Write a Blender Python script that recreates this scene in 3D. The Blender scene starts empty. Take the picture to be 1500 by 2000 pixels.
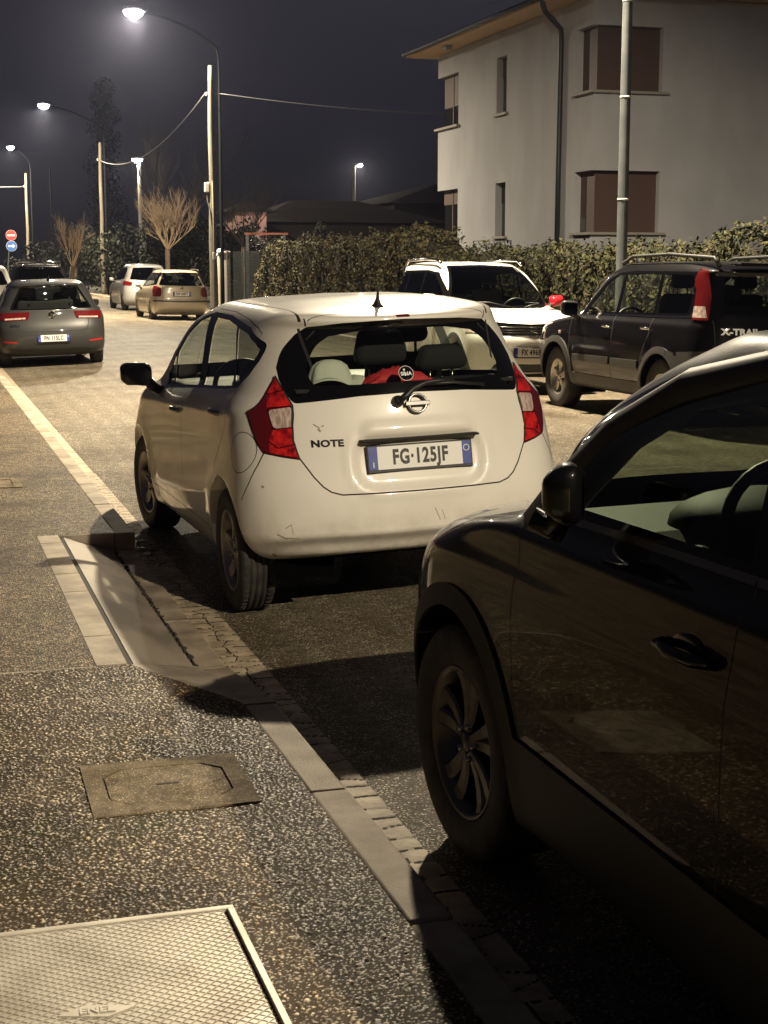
import bpy, bmesh, math, random
import numpy as np
from mathutils import Vector, Matrix
R = math.radians
C = bpy.context.scene.collection
sc = bpy.context.scene
# ---------------------------------------------------------------- camera
EYE = 1.72
cam_d = bpy.data.cameras.new('camera'); cam = bpy.data.objects.new('camera', cam_d); C.objects.link(cam)
cam.location = (0, 0, EYE)
cam.rotation_euler = (R(90) - math.atan(485 / 3000), 0, R(-16.9))
cam_d.sensor_fit = 'VERTICAL'; cam_d.sensor_height = 36; cam_d.lens = 54
cam_d.clip_start = .05; cam_d.clip_end = 2000
sc.camera = cam
# ---------------------------------------------------------------- world: night sky glowing faintly from the street lamps
w = bpy.data.worlds.new('World'); sc.world = w; w.use_nodes = True
nt = w.node_tree; bg = nt.nodes['Background']
tc = nt.nodes.new('ShaderNodeTexCoord'); sx = nt.nodes.new('ShaderNodeSeparateXYZ')
rp_ = nt.nodes.new('ShaderNodeValToRGB')
nt.links.new(tc.outputs['Generated'], sx.inputs[0]); nt.links.new(sx.outputs['Z'], rp_.inputs[0])
e = rp_.color_ramp.elements
e[0].position = 0.0; e[0].color = (.0080, .0076, .0094, 1)
e[1].position = .22; e[1].color = (.022, .0205, .027, 1)
m_ = e.new(.06); m_.color = (.0102, .0098, .0134, 1)
m_ = e.new(.13); m_.color = (.0160, .0150, .0212, 1)
nt.links.new(rp_.outputs[0], bg.inputs[0]); bg.inputs[1].default_value = .85
# ---------------------------------------------------------------- picture settings
vs = sc.view_settings
sc.display_settings.display_device = 'sRGB'
vs.view_transform = 'Standard'; vs.look = 'None'; vs.exposure = .36; vs.gamma = 1
sc.render.engine = 'CYCLES'
sc.cycles.use_denoising = True
try: sc.cycles.denoiser = 'OPENIMAGEDENOISE'
except Exception: pass
sc.cycles.max_bounces = 8; sc.cycles.diffuse_bounces = 3; sc.cycles.glossy_bounces = 4
sc.cycles.transparent_max_bounces = 24; sc.cycles.transmission_bounces = 4
sc.cycles.caustics_reflective = False; sc.cycles.caustics_refractive = False
sc.cycles.sample_clamp_indirect = 4; sc.cycles.sample_clamp_direct = 0
LAMP_COL = (1.0, .845, .60)
LAMP_W = 6200
# ================================================================= helpers
rng = random.Random(7)
def link(o, parent=None):
    C.objects.link(o)
    if parent is not None: o.parent = parent
    return o
def empty(name, loc=(0, 0, 0), rot=(0, 0, 0)):
    o = bpy.data.objects.new(name, None); C.objects.link(o)
    o.location = loc; o.rotation_euler = rot; o.empty_display_size = .2
    return o
def tag(o, label=None, cat=None, group=None, kind=None):
    if label: o['label'] = label
    if cat: o['category'] = cat
    if group: o['group'] = group
    if kind: o['kind'] = kind
    return o
def obj(name, bm, mats, parent=None, smooth=False, recalc=True):
    if recalc: bmesh.ops.recalc_face_normals(bm, faces=bm.faces)
    if smooth:
        for f in bm.faces: f.smooth = True
    me = bpy.data.meshes.new(name); bm.to_mesh(me); bm.free()
    for m in (mats if isinstance(mats, (list, tuple)) else [mats]): me.materials.append(m)
    if smooth == 'auto':
        me.set_sharp_from_angle(angle=R(38))
    return link(bpy.data.objects.new(name, me), parent)
def mesh_np(name, V, Q, mats, parent=None, smooth=True, mi=None):
    me = bpy.data.meshes.new(name)
    me.from_pydata([tuple(v) for v in V], [], [tuple(q) for q in Q])
    for m in (mats if isinstance(mats, (list, tuple)) else [mats]): me.materials.append(m)
    if smooth: me.polygons.foreach_set('use_smooth', [True] * len(me.polygons))
    if mi is not None: me.polygons.foreach_set('material_index', list(mi))
    me.update()
    return link(bpy.data.objects.new(name, me), parent)
def box(bm, x0, x1, y0, y1, z0, z1, bev=0, mat=0, seg=2):
    r = bmesh.ops.create_cube(bm, size=1)
    vs_ = r['verts']
    for v in vs_:
        v.co = Vector((x0 + (v.co.x + .5) * (x1 - x0), y0 + (v.co.y + .5) * (y1 - y0), z0 + (v.co.z + .5) * (z1 - z0)))
    fs = list({f for v in vs_ for f in v.link_faces})
    for f in fs: f.material_index = mat
    if bev:
        es = list({e_ for v in vs_ for e_ in v.link_edges})
        b = bmesh.ops.bevel(bm, geom=es, offset=bev, segments=seg, affect='EDGES', profile=.5)
        for f in b['faces']: f.material_index = mat; f.smooth = True
    return vs_
def prism(bm, pts, vec, mat=0):
    """extrude the closed 3D polygon pts along vec"""
    vec = Vector(vec)
    a = [bm.verts.new(p) for p in pts]; b = [bm.verts.new(Vector(p) + vec) for p in pts]
    n = len(pts); fs = [bm.faces.new(a), bm.faces.new(b[::-1])]
    for i in range(n): fs.append(bm.faces.new((a[i], b[i], b[(i + 1) % n], a[(i + 1) % n])))
    for f in fs: f.material_index = mat
    return fs
def tube(bm, pts, rad, seg=8, mat=0, cap=True):
    pts = [Vector(p) for p in pts]; n = len(pts)
    rads = rad if isinstance(rad, (list, tuple)) else [rad] * n
    rings = []; prev = None
    for i, p in enumerate(pts):
        t = (pts[min(i + 1, n - 1)] - pts[max(i - 1, 0)]).normalized()
        if prev is None:
            a = t.orthogonal().normalized()
        else:
            a = (prev - t * prev.dot(t));  a = a.normalized() if a.length > 1e-6 else t.orthogonal().normalized()
        prev = a; b = t.cross(a)
        rings.append([bm.verts.new(p + (a * math.cos(k * 2 * math.pi / seg) + b * math.sin(k * 2 * math.pi / seg)) * rads[i]) for k in range(seg)])
    for i in range(n - 1):
        for k in range(seg):
            f = bm.faces.new((rings[i][k], rings[i][(k + 1) % seg], rings[i + 1][(k + 1) % seg], rings[i + 1][k]))
            f.smooth = True; f.material_index = mat
    if cap and seg > 2:
        for r_ in (rings[0][::-1], rings[-1]):
            f = bm.faces.new(r_); f.material_index = mat
def lathe(bm, prof, axis='x', seg=48, c=(0, 0, 0), mat=0):
    """prof: list of (a, r): a along the axis, r radius"""
    rings = []
    for a, r_ in prof:
        ring = []
        for k in range(seg):
            t = 2 * math.pi * k / seg; u, v = r_ * math.cos(t), r_ * math.sin(t)
            p = (a, u, v) if axis == 'x' else ((u, a, v) if axis == 'y' else (u, v, a))
            ring.append(bm.verts.new((p[0] + c[0], p[1] + c[1], p[2] + c[2])))
        rings.append(ring)
    for i in range(len(rings) - 1):
        for k in range(seg):
            f = bm.faces.new((rings[i][k], rings[i][(k + 1) % seg], rings[i + 1][(k + 1) % seg], rings[i + 1][k])); f.smooth = True; f.material_index = mat
    return rings
# ---------------------------------------------------------------- materials
MATS = {}
def mat(name, col, rough=.5, metal=0., coat=0., spec=.5, col2=None, nscale=5., nlo=.4, nhi=.6, bump=0., bscale=50., bdist=.01, emit=None, estr=0., coatr=.05, stretch=None, ndetail=4, trans=0, rough2=None, backdark=None):
    m = bpy.data.materials.new(name); m.use_nodes = True; t = m.node_tree; p = t.nodes['Principled BSDF']
    p.inputs['Base Color'].default_value = (*col, 1); p.inputs['Roughness'].default_value = rough
    p.inputs['Metallic'].default_value = metal; p.inputs['Coat Weight'].default_value = coat; p.inputs['Coat Roughness'].default_value = coatr
    p.inputs['Specular IOR Level'].default_value = spec
    if emit: p.inputs['Emission Color'].default_value = (*emit, 1); p.inputs['Emission Strength'].default_value = estr
    if col2 or bump:
        tc = t.nodes.new('ShaderNodeTexCoord'); vec = tc.outputs['Object']
        if stretch:
            mp = t.nodes.new('ShaderNodeMapping'); mp.inputs['Scale'].default_value = stretch
            t.links.new(vec, mp.inputs[0]); vec = mp.outputs[0]
    if col2:
        n = t.nodes.new('ShaderNodeTexNoise'); n.inputs['Scale'].default_value = nscale; n.inputs['Detail'].default_value = ndetail
        t.links.new(vec, n.inputs['Vector'])
        r_ = t.nodes.new('ShaderNodeMapRange'); r_.inputs[1].default_value = nlo; r_.inputs[2].default_value = nhi
        t.links.new(n.outputs['Fac'], r_.inputs[0])
        mx = t.nodes.new('ShaderNodeMix'); mx.data_type = 'RGBA'; mx.inputs[6].default_value = (*col, 1); mx.inputs[7].default_value = (*col2, 1)
        t.links.new(r_.outputs[0], mx.inputs[0]); t.links.new(mx.outputs[2], p.inputs['Base Color'])
        if rough2 is not None:
            rr = t.nodes.new('ShaderNodeMapRange'); rr.inputs[1].default_value = 0; rr.inputs[2].default_value = 1; rr.inputs[3].default_value = rough; rr.inputs[4].default_value = rough2
            t.links.new(r_.outputs[0], rr.inputs[0]); t.links.new(rr.outputs[0], p.inputs['Roughness'])
    if bump:
        n2 = t.nodes.new('ShaderNodeTexNoise'); n2.inputs['Scale'].default_value = bscale; n2.inputs['Detail'].default_value = 4
        t.links.new(vec, n2.inputs['Vector'])
        b = t.nodes.new('ShaderNodeBump'); b.inputs['Strength'].default_value = bump; b.inputs['Distance'].default_value = bdist
        t.links.new(n2.outputs['Fac'], b.inputs['Height']); t.links.new(b.outputs[0], p.inputs['Normal'])
    if backdark:
        g = t.nodes.new('ShaderNodeNewGeometry'); d = t.nodes.new('ShaderNodeBsdfDiffuse'); d.inputs[0].default_value = (*backdark, 1)
        ms = t.nodes.new('ShaderNodeMixShader'); out = t.nodes['Material Output']
        t.links.new(g.outputs['Backfacing'], ms.inputs[0]); t.links.new(p.outputs[0], ms.inputs[1]); t.links.new(d.outputs[0], ms.inputs[2]); t.links.new(ms.outputs[0], out.inputs[0])
    MATS[name] = m
    return m
def glass_mat(name, tint, refl=1.0, rough=.0):
    m = bpy.data.materials.new(name); m.use_nodes = True; t = m.node_tree
    for n in list(t.nodes): t.nodes.remove(n)
    out = t.nodes.new('ShaderNodeOutputMaterial'); tr = t.nodes.new('ShaderNodeBsdfTransparent'); tr.inputs[0].default_value = (*tint, 1)
    gl = t.nodes.new('ShaderNodeBsdfGlossy'); gl.inputs['Roughness'].default_value = rough; gl.inputs[0].default_value = (refl, refl, refl, 1)
    fr = t.nodes.new('ShaderNodeFresnel')
    ge = t.nodes.new('ShaderNodeNewGeometry'); ma = t.nodes.new('ShaderNodeMath'); ma.operation = 'MULTIPLY_ADD'; ma.inputs[1].default_value = 1 / 1.5 - 1.5; ma.inputs[2].default_value = 1.5   # a thin pane: the same reflection from both sides
    t.links.new(ge.outputs['Backfacing'], ma.inputs[0]); t.links.new(ma.outputs[0], fr.inputs[0])
    ms = t.nodes.new('ShaderNodeMixShader')
    t.links.new(fr.outputs[0], ms.inputs[0]); t.links.new(tr.outputs[0], ms.inputs[1]); t.links.new(gl.outputs[0], ms.inputs[2]); t.links.new(ms.outputs[0], out.inputs[0])
    return m
GREYIN = (.035, .033, .03)
M_white = mat('white_paint', (.75, .725, .665), .4, coat=.9, col2=(.69, .66, .59), nscale=2.2, nlo=.45, nhi=.75, backdark=GREYIN)
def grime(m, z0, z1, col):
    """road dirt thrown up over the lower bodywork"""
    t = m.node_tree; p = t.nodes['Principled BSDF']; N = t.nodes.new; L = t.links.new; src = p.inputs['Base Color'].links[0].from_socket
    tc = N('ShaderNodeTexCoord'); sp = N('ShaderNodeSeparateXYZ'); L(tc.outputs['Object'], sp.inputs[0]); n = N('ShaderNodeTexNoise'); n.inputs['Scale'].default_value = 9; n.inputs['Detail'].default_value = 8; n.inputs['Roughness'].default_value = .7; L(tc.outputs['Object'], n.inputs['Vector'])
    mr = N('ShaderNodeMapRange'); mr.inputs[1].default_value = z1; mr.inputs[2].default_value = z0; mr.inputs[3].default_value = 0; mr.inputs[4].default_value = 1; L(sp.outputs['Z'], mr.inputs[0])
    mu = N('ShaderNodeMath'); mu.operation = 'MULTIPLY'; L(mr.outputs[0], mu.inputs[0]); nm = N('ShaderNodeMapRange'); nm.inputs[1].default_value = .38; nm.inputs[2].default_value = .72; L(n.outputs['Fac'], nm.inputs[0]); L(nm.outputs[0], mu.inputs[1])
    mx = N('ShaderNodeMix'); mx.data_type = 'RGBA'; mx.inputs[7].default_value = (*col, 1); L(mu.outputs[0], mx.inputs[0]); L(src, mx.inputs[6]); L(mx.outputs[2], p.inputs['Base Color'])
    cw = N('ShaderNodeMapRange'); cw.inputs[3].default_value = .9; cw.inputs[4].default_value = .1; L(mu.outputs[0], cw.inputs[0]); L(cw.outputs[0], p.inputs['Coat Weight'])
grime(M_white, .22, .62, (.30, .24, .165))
M_scuff = mat('scuffed_paint', (.28, .23, .17), .7)
M_ignis = mat('pearl_white_paint', (.74, .72, .66), .35, coat=.9, backdark=GREYIN)
M_black = mat('black_paint', (.0025, .0025, .0028), .4, coat=.7, coatr=.03, spec=.05, backdark=GREYIN)
M_anth = mat('anthracite_paint', (.0032, .0028, .0036), .45, spec=.03, coat=1., backdark=GREYIN)
M_golf = mat('grey_metallic_paint', (.042, .042, .042), .4, metal=.3, coat=.8, backdark=GREYIN)
M_beige = mat('beige_metallic_paint', (.42, .36, .27), .38, metal=.35, coat=.7, backdark=GREYIN)
M_silver = mat('silver_metallic_paint', (.40, .39, .38), .38, metal=.4, coat=.7, backdark=GREYIN)
M_seam = mat('panel_gap_black', (.014, .0125, .011), .8)
M_plas = mat('black_plastic', (.012, .012, .012), .45, bump=.05, bscale=600, bdist=.001)
M_gloss = mat('black_gloss_trim', (.003, .003, .003), .08, coat=.5)
M_clad = mat('grey_cladding_plastic', (.035, .033, .031), .5)
M_cladk = mat('black_sill_plastic', (.010, .0095, .009), .6)
M_rub = mat('tyre_rubber', (.016, .015, .0145), .75, col2=(.035, .032, .028), nscale=14, bump=.25, bscale=90, bdist=.004)
M_rim = mat('alloy_grey', (.30, .28, .25), .38, metal=.75, col2=(.12, .10, .08), nscale=9, nlo=.5, nhi=.8)
M_rimb = mat('alloy_bright', (.55, .52, .46), .33, metal=.6)
M_rimd = mat('alloy_dark', (.10, .095, .09), .32, metal=.9)
M_chrome = mat('chrome', (.75, .73, .70), .1, metal=1.)
M_mirg = mat('mirror_glass', (.10, .10, .11), .05, metal=1.)
M_dchrome = mat('dark_chrome', (.25, .24, .23), .22, metal=1.)
M_red = mat('red_lamp_lens', (.62, .016, .014), .12, coat=1., bump=.7, bscale=60, bdist=.012, col2=(.16, .002, .004), nscale=26, nlo=.40, nhi=.66)  # mottled reds paint the reflector's bright glints into the lens colour
M_redf = mat('plain_red_lens', (.11, .005, .006), .2, coat=1.)
M_redd = mat('dark_red_lens', (.10, .004, .006), .1, coat=1.)
M_clear = mat('clear_lamp_lens', (.62, .50, .44), .1, coat=1., bump=.5, bscale=60, bdist=.008, col2=(.35, .25, .22), nscale=30, stretch=(3, 1, .6))
M_refl = mat('red_reflector', (.42, .02, .015), .25)
M_orange = mat('orange_reflector', (.35, .09, .01), .3)
M_glass = glass_mat('window_glass', (.84, .88, .83))
M_dim = glass_mat('tinted_window_glass', (.52, .58, .50))
M_priv = glass_mat('dark_window_glass', (.30, .32, .30))
M_seat = mat('dark_seat_fabric', (.010, .010, .011), .9)
M_seatl = mat('grey_door_trim', (.20, .21, .19), .8)
M_dashl = mat('dash_vinyl', (.16, .165, .15), .6)
M_dashd = mat('dark_dash_vinyl', (.02, .02, .021), .6)
M_plw = mat('plate_white', (.72, .72, .70), .4)
M_plb = mat('plate_blue', (.015, .045, .28), .4)
M_plk = mat('plate_black', (.008, .008, .008), .5)
M_dark = mat('underbody_black', (.002, .002, .002), .95, spec=.0)
M_cloth = mat('pale_hat_cloth', (.55, .58, .52), .9, bump=.3, bscale=40, bdist=.01)
M_redc = mat('red_cloth', (.55, .03, .04), .7)
M_redmir = mat('red_mirror_paint', (.5, .012, .02), .3, coat=1.)
#SURF_BEGIN
# ================================================================= car bodies: a stack of plan-view rings, splined upwards
def pchip(x, y, q):
    x = np.asarray(x, float); y = np.asarray(y, float); q = np.asarray(q, float)
    if len(x) == 1: return np.broadcast_to(y[0], q.shape + y.shape[1:]).copy()
    h = np.diff(x); hs = h.reshape(-1, *([1] * (y.ndim - 1))); d = np.diff(y, axis=0) / hs
    m = np.zeros_like(y)
    if len(x) == 2: m[0] = m[1] = d[0]
    else:
        w1 = 2 * hs[1:] + hs[:-1]; w2 = hs[1:] + 2 * hs[:-1]
        with np.errstate(divide='ignore', invalid='ignore'):
            hm = (w1 + w2) / (w1 / d[:-1] + w2 / d[1:])
        m[1:-1] = np.where(d[:-1] * d[1:] > 0, hm, 0)
        m[0] = d[0]; m[-1] = d[-1]
    i = np.clip(np.searchsorted(x, q, side='right') - 1, 0, len(x) - 2)
    t = (np.clip(q, x[0], x[-1]) - x[i]) / h[i]
    ex = (slice(None),) + (None,) * (y.ndim - 1)
    t = t[ex] if y.ndim > 1 else t; hh = h[i][ex] if y.ndim > 1 else h[i]
    return (y[i] * (1 + 2 * t) * (1 - t) ** 2 + m[i] * hh * t * (1 - t) ** 2 + y[i + 1] * t * t * (3 - 2 * t) - m[i + 1] * hh * t * t * (1 - t))
def kn(v, q):
    if np.isscalar(v): return np.full(np.shape(q), float(v))
    return pchip([a for a, b in v], [b for a, b in v], q)
def resample(P, n):
    s = np.concatenate([[0], np.cumsum(np.linalg.norm(np.diff(P, axis=0), axis=1))])
    q = np.linspace(0, s[-1], n)
    return np.stack([np.interp(q, s, P[:, k]) for k in range(2)], 1)
def ring_pts(L, n1, n2, n3):
    th = np.linspace(0, math.pi / 2, 240)
    yr, yf = L['yr'], L['yf']; cr, cf = L.get('cr', .4), L.get('cf', .4); nr, nf = L.get('nr', 3.), L.get('nf', 3.)
    s, c = np.sin(th), np.cos(th)
    rear = np.stack([s ** (2 / nr), yr + cr * (1 - c ** (2 / nr))], 1)
    front = np.stack([s ** (2 / nf), yf - cf * (1 - c ** (2 / nf))], 1)[::-1]
    ya = L.get('ya', yf - cf)
    side = np.stack([np.ones(200), np.linspace(yr + cr, ya, 200)], 1)
    if ya < yf - cf - 1e-6:
        front = np.concatenate([np.stack([np.ones(60), np.linspace(ya, yf - cf, 60)], 1)[:-1], front])
    out = []
    for P, n in ((rear, n1 + 1), (side, n2 + 1), (front, n3 + 1)):
        P = P.copy(); P[:, 0] *= kn(L['w'], P[:, 1])
        Q = resample(P, n); out.append(Q if not out else Q[1:])
    P = np.concatenate(out)
    z = kn(L['z'], P[:, 1])
    P[0, 0] = 0; P[-1, 0] = 0
    return np.stack([P[:, 0], P[:, 1], z], 1)
def car_grid(S):
    n1, n2, n3, nv = S['res']
    rings = np.stack([ring_pts(L, n1, n2, n3) for L in S['levels']])       # levels x t x 3
    d = np.linalg.norm(np.diff(rings, axis=0), axis=2)
    u = np.concatenate([[0], np.cumsum(np.maximum(np.median(d, axis=1), .02))])
    q = np.interp(np.linspace(0, 1, nv + 1), np.linspace(0, 1, len(u)), u) if S.get('byidx') else np.linspace(0, u[-1], nv + 1)
    G = pchip(u, rings, q)
    for _ in range(S.get('smooth', 2)):                                     # soften the creases the splines leave
        H = G.copy(); H[1:-1] = .25 * G[:-2] + .5 * G[1:-1] + .25 * G[2:]; G = H
        H = G.copy(); H[:, 1:-1] = .25 * G[:, :-2] + .5 * G[:, 1:-1] + .25 * G[:, 2:]; G = H
        G[:, 0, 0] = 0; G[:, -1, 0] = 0
    for fn in S.get('disp', []): G = fn(G)
    G[:, 0, 0] = 0; G[:, -1, 0] = 0
    return G
def sstep(a, b, x): t = np.clip((x - a) / (b - a), 0, 1); return t * t * (3 - 2 * t)
def flare(yc, zc, r, amt, wid=.09):
    def fn(G):
        d = np.hypot(G[..., 1] - yc, G[..., 2] - zc)
        k = np.where(d < r, 1, np.exp(-((d - r) / wid) ** 2)) * sstep(.25, .6, G[..., 0]) * (G[..., 2] < zc + r + .3)
        H = G.copy(); H[..., 0] += amt * k; return H
    return fn
def crease(pts, amt, wid, zspan=None):
    """push the side outward along a line (y,z)"""
    ys = [p[0] for p in pts]; zs = [p[1] for p in pts]
    def fn(G):
        z0 = np.interp(G[..., 1], ys, zs); k = np.exp(-np.abs((G[..., 2] - z0) / wid) ** 1.5) * sstep(ys[0] - .15, ys[0] + .15, G[..., 1]) * (1 - sstep(ys[-1] - .15, ys[-1] + .15, G[..., 1])) * sstep(.5, .7, G[..., 0])
        H = G.copy(); H[..., 0] += amt * k; return H
    return fn
def rrect_sd(x, z, cx, cz, hx, hz, r):
    ax = np.abs(x - cx) - (hx - r); az = np.abs(z - cz) - (hz - r)
    return np.hypot(np.maximum(ax, 0), np.maximum(az, 0)) + np.minimum(np.maximum(ax, az), 0) - r
def rear_recess(cz, hx, hz, r, depth, edge=.03, ymax=.1, sgn=1):
    def fn(G):
        sd = rrect_sd(G[..., 0], G[..., 2], 0, cz, hx, hz, r); k = 1 - sstep(-edge, 0, sd)
        H = G.copy(); H[..., 1] += depth * k * (G[..., 1] * sgn < ymax); return H
    return fn
def gen_levels(p):
    """ring stack of an ordinary car: rear axle at y=0, heading +y"""
    yrb, yrm, yrw, yrr = p['rear']            # bumper, tailgate under glass, glass middle, roof rear edge
    nose, yh, yw, ym, yt = p['front']         # nose, hood front edge, windscreen base, windscreen middle, roof front
    W, Wb, Wm, Wr = p['W']                    # widest, glass base, glass middle, roof edge
    zs, zbr, zbf = p['zlow']                  # sill, bumper bottoms
    zb, zbw, zm, ze, zt = p['z']              # glass base rear, glass base front, glass middle, roof edge, roof top
    zn, zhf, zhb = p['hood']                  # nose height, hood front edge, hood middle
    nr, nf, cr, cf, ng = p.get('nr', 2.8), p.get('nf', 2.6), p.get('cr', .42), p.get('cf', .62), p.get('ng', 2.6)
    dr = p.get('droop', .02)
    L = []
    yA = yw - .45
    def add(**k): L.append(k)
    add(yr=yrb + .25, yf=nose - .25, w=W - .13, z=zs - .04, cr=cr, cf=cf)
    add(yr=yrb + .07, yf=nose - .09, w=W - .05, z=[(yrb, zbr), (yrb + .5, zs + .01), (nose - .6, zs), (nose, zbf)], cr=cr, cf=cf, nr=nr, nf=nf, ya=yA + .3)
    add(yr=yrb + .015, yf=nose - .02, w=W - .018, z=[(yrb, zbr + .11), (yrb + .5, zs + .12), (nose - .6, zs + .12), (nose, zbf + .14)], cr=cr, cf=cf, nr=nr, nf=nf, ya=yA + .3)
    add(yr=yrb, yf=nose, w=W - .003, z=[(yrb, p.get('zbm', .52)), (0, .50), (nose, zn - .08)], cr=cr, cf=cf, nr=nr, nf=nf, ya=yA + .3)
    add(yr=yrb + .01, yf=nose - .005, w=W, z=[(yrb, p.get('zbm', .52) + .12), (0, .66), (nose, zn)], cr=cr, cf=cf, nr=nr, nf=nf, ya=yA + .3)
    add(yr=(yrb + 2 * yrm) / 3, yf=(nose + yh) / 2, w=W - .004, z=[(yrb, .70 * zb + .06), (0, .78 * zb), (yw, .80 * zb), (nose, (zn + zhf) / 2)], cr=cr, cf=cf, nr=nr, nf=nf, ya=yA + .25)
    add(yr=yrm + .0, yf=yh, w=W - .02, z=[(yrb, .90 * zb), (0, .885 * zb), (yw - .3, zhb - .055), (yh, zhf)], cr=cr + .02, cf=cf, nr=nr - .1, nf=nf, ya=yA + .2)
    add(yr=yrm + .005, yf=(yh + yw) / 2 + .05, w=[(yrb, (W + Wb) / 2 - .005), (yw - .3, (W + Wb) / 2 - .005), (yh, W - .09)], z=[(yrb, .965 * zb), (yw - .4, zbw - .03), (yw, zhb), (yh, (zhb + zhf) / 2 + .035)], cr=cr + .03, cf=cf * .9, nr=nr - .2, nf=nf - .1, ya=yA + .05)
    add(yr=yrm + .015, yf=yw, w=Wb, z=[(yrb, zb), (0, zb - .005), (yw - .5, zbw), (yw, zbw + .005)], cr=cr + .03, cf=.5, nr=ng, nf=2.2, ya=yw - .52)
    add(yr=yrw, yf=ym, w=[(yrb, Wm - .015), (yrr + .7, Wm), (ym - .3, Wm), (ym, Wm - .02)], z=[(yrr, zm), (ym - .4, zm - .02), (ym, zm - .02)], cr=cr + .02, cf=.5, nr=ng, nf=2.2, ya=ym - .52)
    add(yr=yrr + .02, yf=yt + .12, w=[(yrr, Wr + .03), (yrr + .7, Wr + .045), (yt, Wr + .03)], z=[(yrr, ze - .055 - dr), (yrr + .7, ze - .05), (yt - .3, ze - .055), (yt + .1, ze - .07)], cr=cr, cf=.5, nr=ng, nf=2.2, ya=yt - .4)
    add(yr=yrr, yf=yt - .02, w=[(yrr, Wr - .01), (yrr + .7, Wr), (yt, Wr - .02)], z=[(yrr, ze - dr), (yrr + .7, ze + .008), (yt - .3, ze), (yt, ze - .02)], cr=cr * .85, cf=.5, nr=ng + .2, nf=2.2, ya=yt - .53)
    add(yr=yrr + .07, yf=yt - .15, w=Wr - .07, z=[(yrr, ze + .02 - dr), (yrr + .8, (ze + zt) / 2 + .012), (yt - .4, (ze + zt) / 2 + .008), (yt, ze + .0)], cr=.3, cf=.45, nr=2.8, nf=2.2, ya=yt - .62)
    add(yr=yrr + .2, yf=yt - .32, w=Wr * .6, z=[(yrr, ze + .035 - dr), (yrr + .9, zt - .008), (yt - .6, zt - .012), (yt - .1, ze + .02)], cr=.25, cf=.4, nf=2.2, ya=yt - .74)
    add(yr=yrr + .32, yf=yt - .5, w=.0005, z=[(yrr, ze + .04 - dr), (yrr + .9, zt), (yt - .7, zt), (yt - .2, ze + .03)], cr=.1, cf=.35, ya=yt - .87)
    return L
#SURF_END
def rpoly(pts, n=6):
    """closed outline with rounded corners: pts (a, b[, radius])"""
    out = []; N = len(pts)
    for i in range(N):
        p = np.array(pts[i][:2], float); r = pts[i][2] if len(pts[i]) > 2 else 0
        if r <= 0: out.append(tuple(p)); continue
        a = np.array(pts[i - 1][:2], float) - p; b = np.array(pts[(i + 1) % N][:2], float) - p
        la, lb = np.linalg.norm(a), np.linalg.norm(b); r = min(r, la * .49, lb * .49)
        p0 = p + a / la * r; p2 = p + b / lb * r
        for k in range(n + 1):
            t = k / n; q = p0 * (1 - t) ** 2 + 2 * p * t * (1 - t) + p2 * t * t; out.append(tuple(q))
    return out
def spl(pts, n=6, closed=True):
    """Catmull-Rom through pts"""
    P = [np.array(p[:2], float) for p in pts]; N = len(P); out = []
    rngN = range(N) if closed else range(N - 1)
    for i in rngN:
        g = (lambda k: P[k % N]) if closed else (lambda k: P[min(max(k, 0), N - 1)])
        a, b, c, d = g(i - 1), g(i), g(i + 1), g(i + 2)
        for k in range(n):
            t = k / n; out.append(tuple(.5 * (2 * b + (c - a) * t + (2 * a - 5 * b + 4 * c - d) * t * t + (3 * b - a - 3 * c + d) * t ** 3)))
    if not closed: out.append(tuple(P[-1]))
    return out
def strip(pts, wid):
    """a thin closed outline round an open polyline"""
    P = [np.array(p[:2], float) for p in pts]; L_, R_ = [], []
    for i in range(len(P)):
        t = P[min(i + 1, len(P) - 1)] - P[max(i - 1, 0)]; t /= np.linalg.norm(t); n = np.array([-t[1], t[0]]) * wid / 2
        L_.append(tuple(P[i] + n)); R_.append(tuple(P[i] - n))
    return L_ + R_[::-1]
def circle(c, r, n=40, a0=0, a1=360):
    return [(c[0] + r * math.cos(R(a0 + (a1 - a0) * k / n)), c[1] + r * math.sin(R(a0 + (a1 - a0) * k / n))) for k in range(n if a1 - a0 >= 360 else n + 1)]
def inpoly(p, poly):
    x, y = p; c = False; n = len(poly); j = n - 1
    for i in range(n):
        xi, yi = poly[i]; xj, yj = poly[j]
        if (yi > y) != (yj > y) and x < (xj - xi) * (y - yi) / (yj - yi) + xi: c = not c
        j = i
    return c
VIEW = {'side': (1, 2, 0), 'rear': (0, 2, 1), 'front': (0, 2, 1), 'top': (0, 1, 2)}
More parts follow.
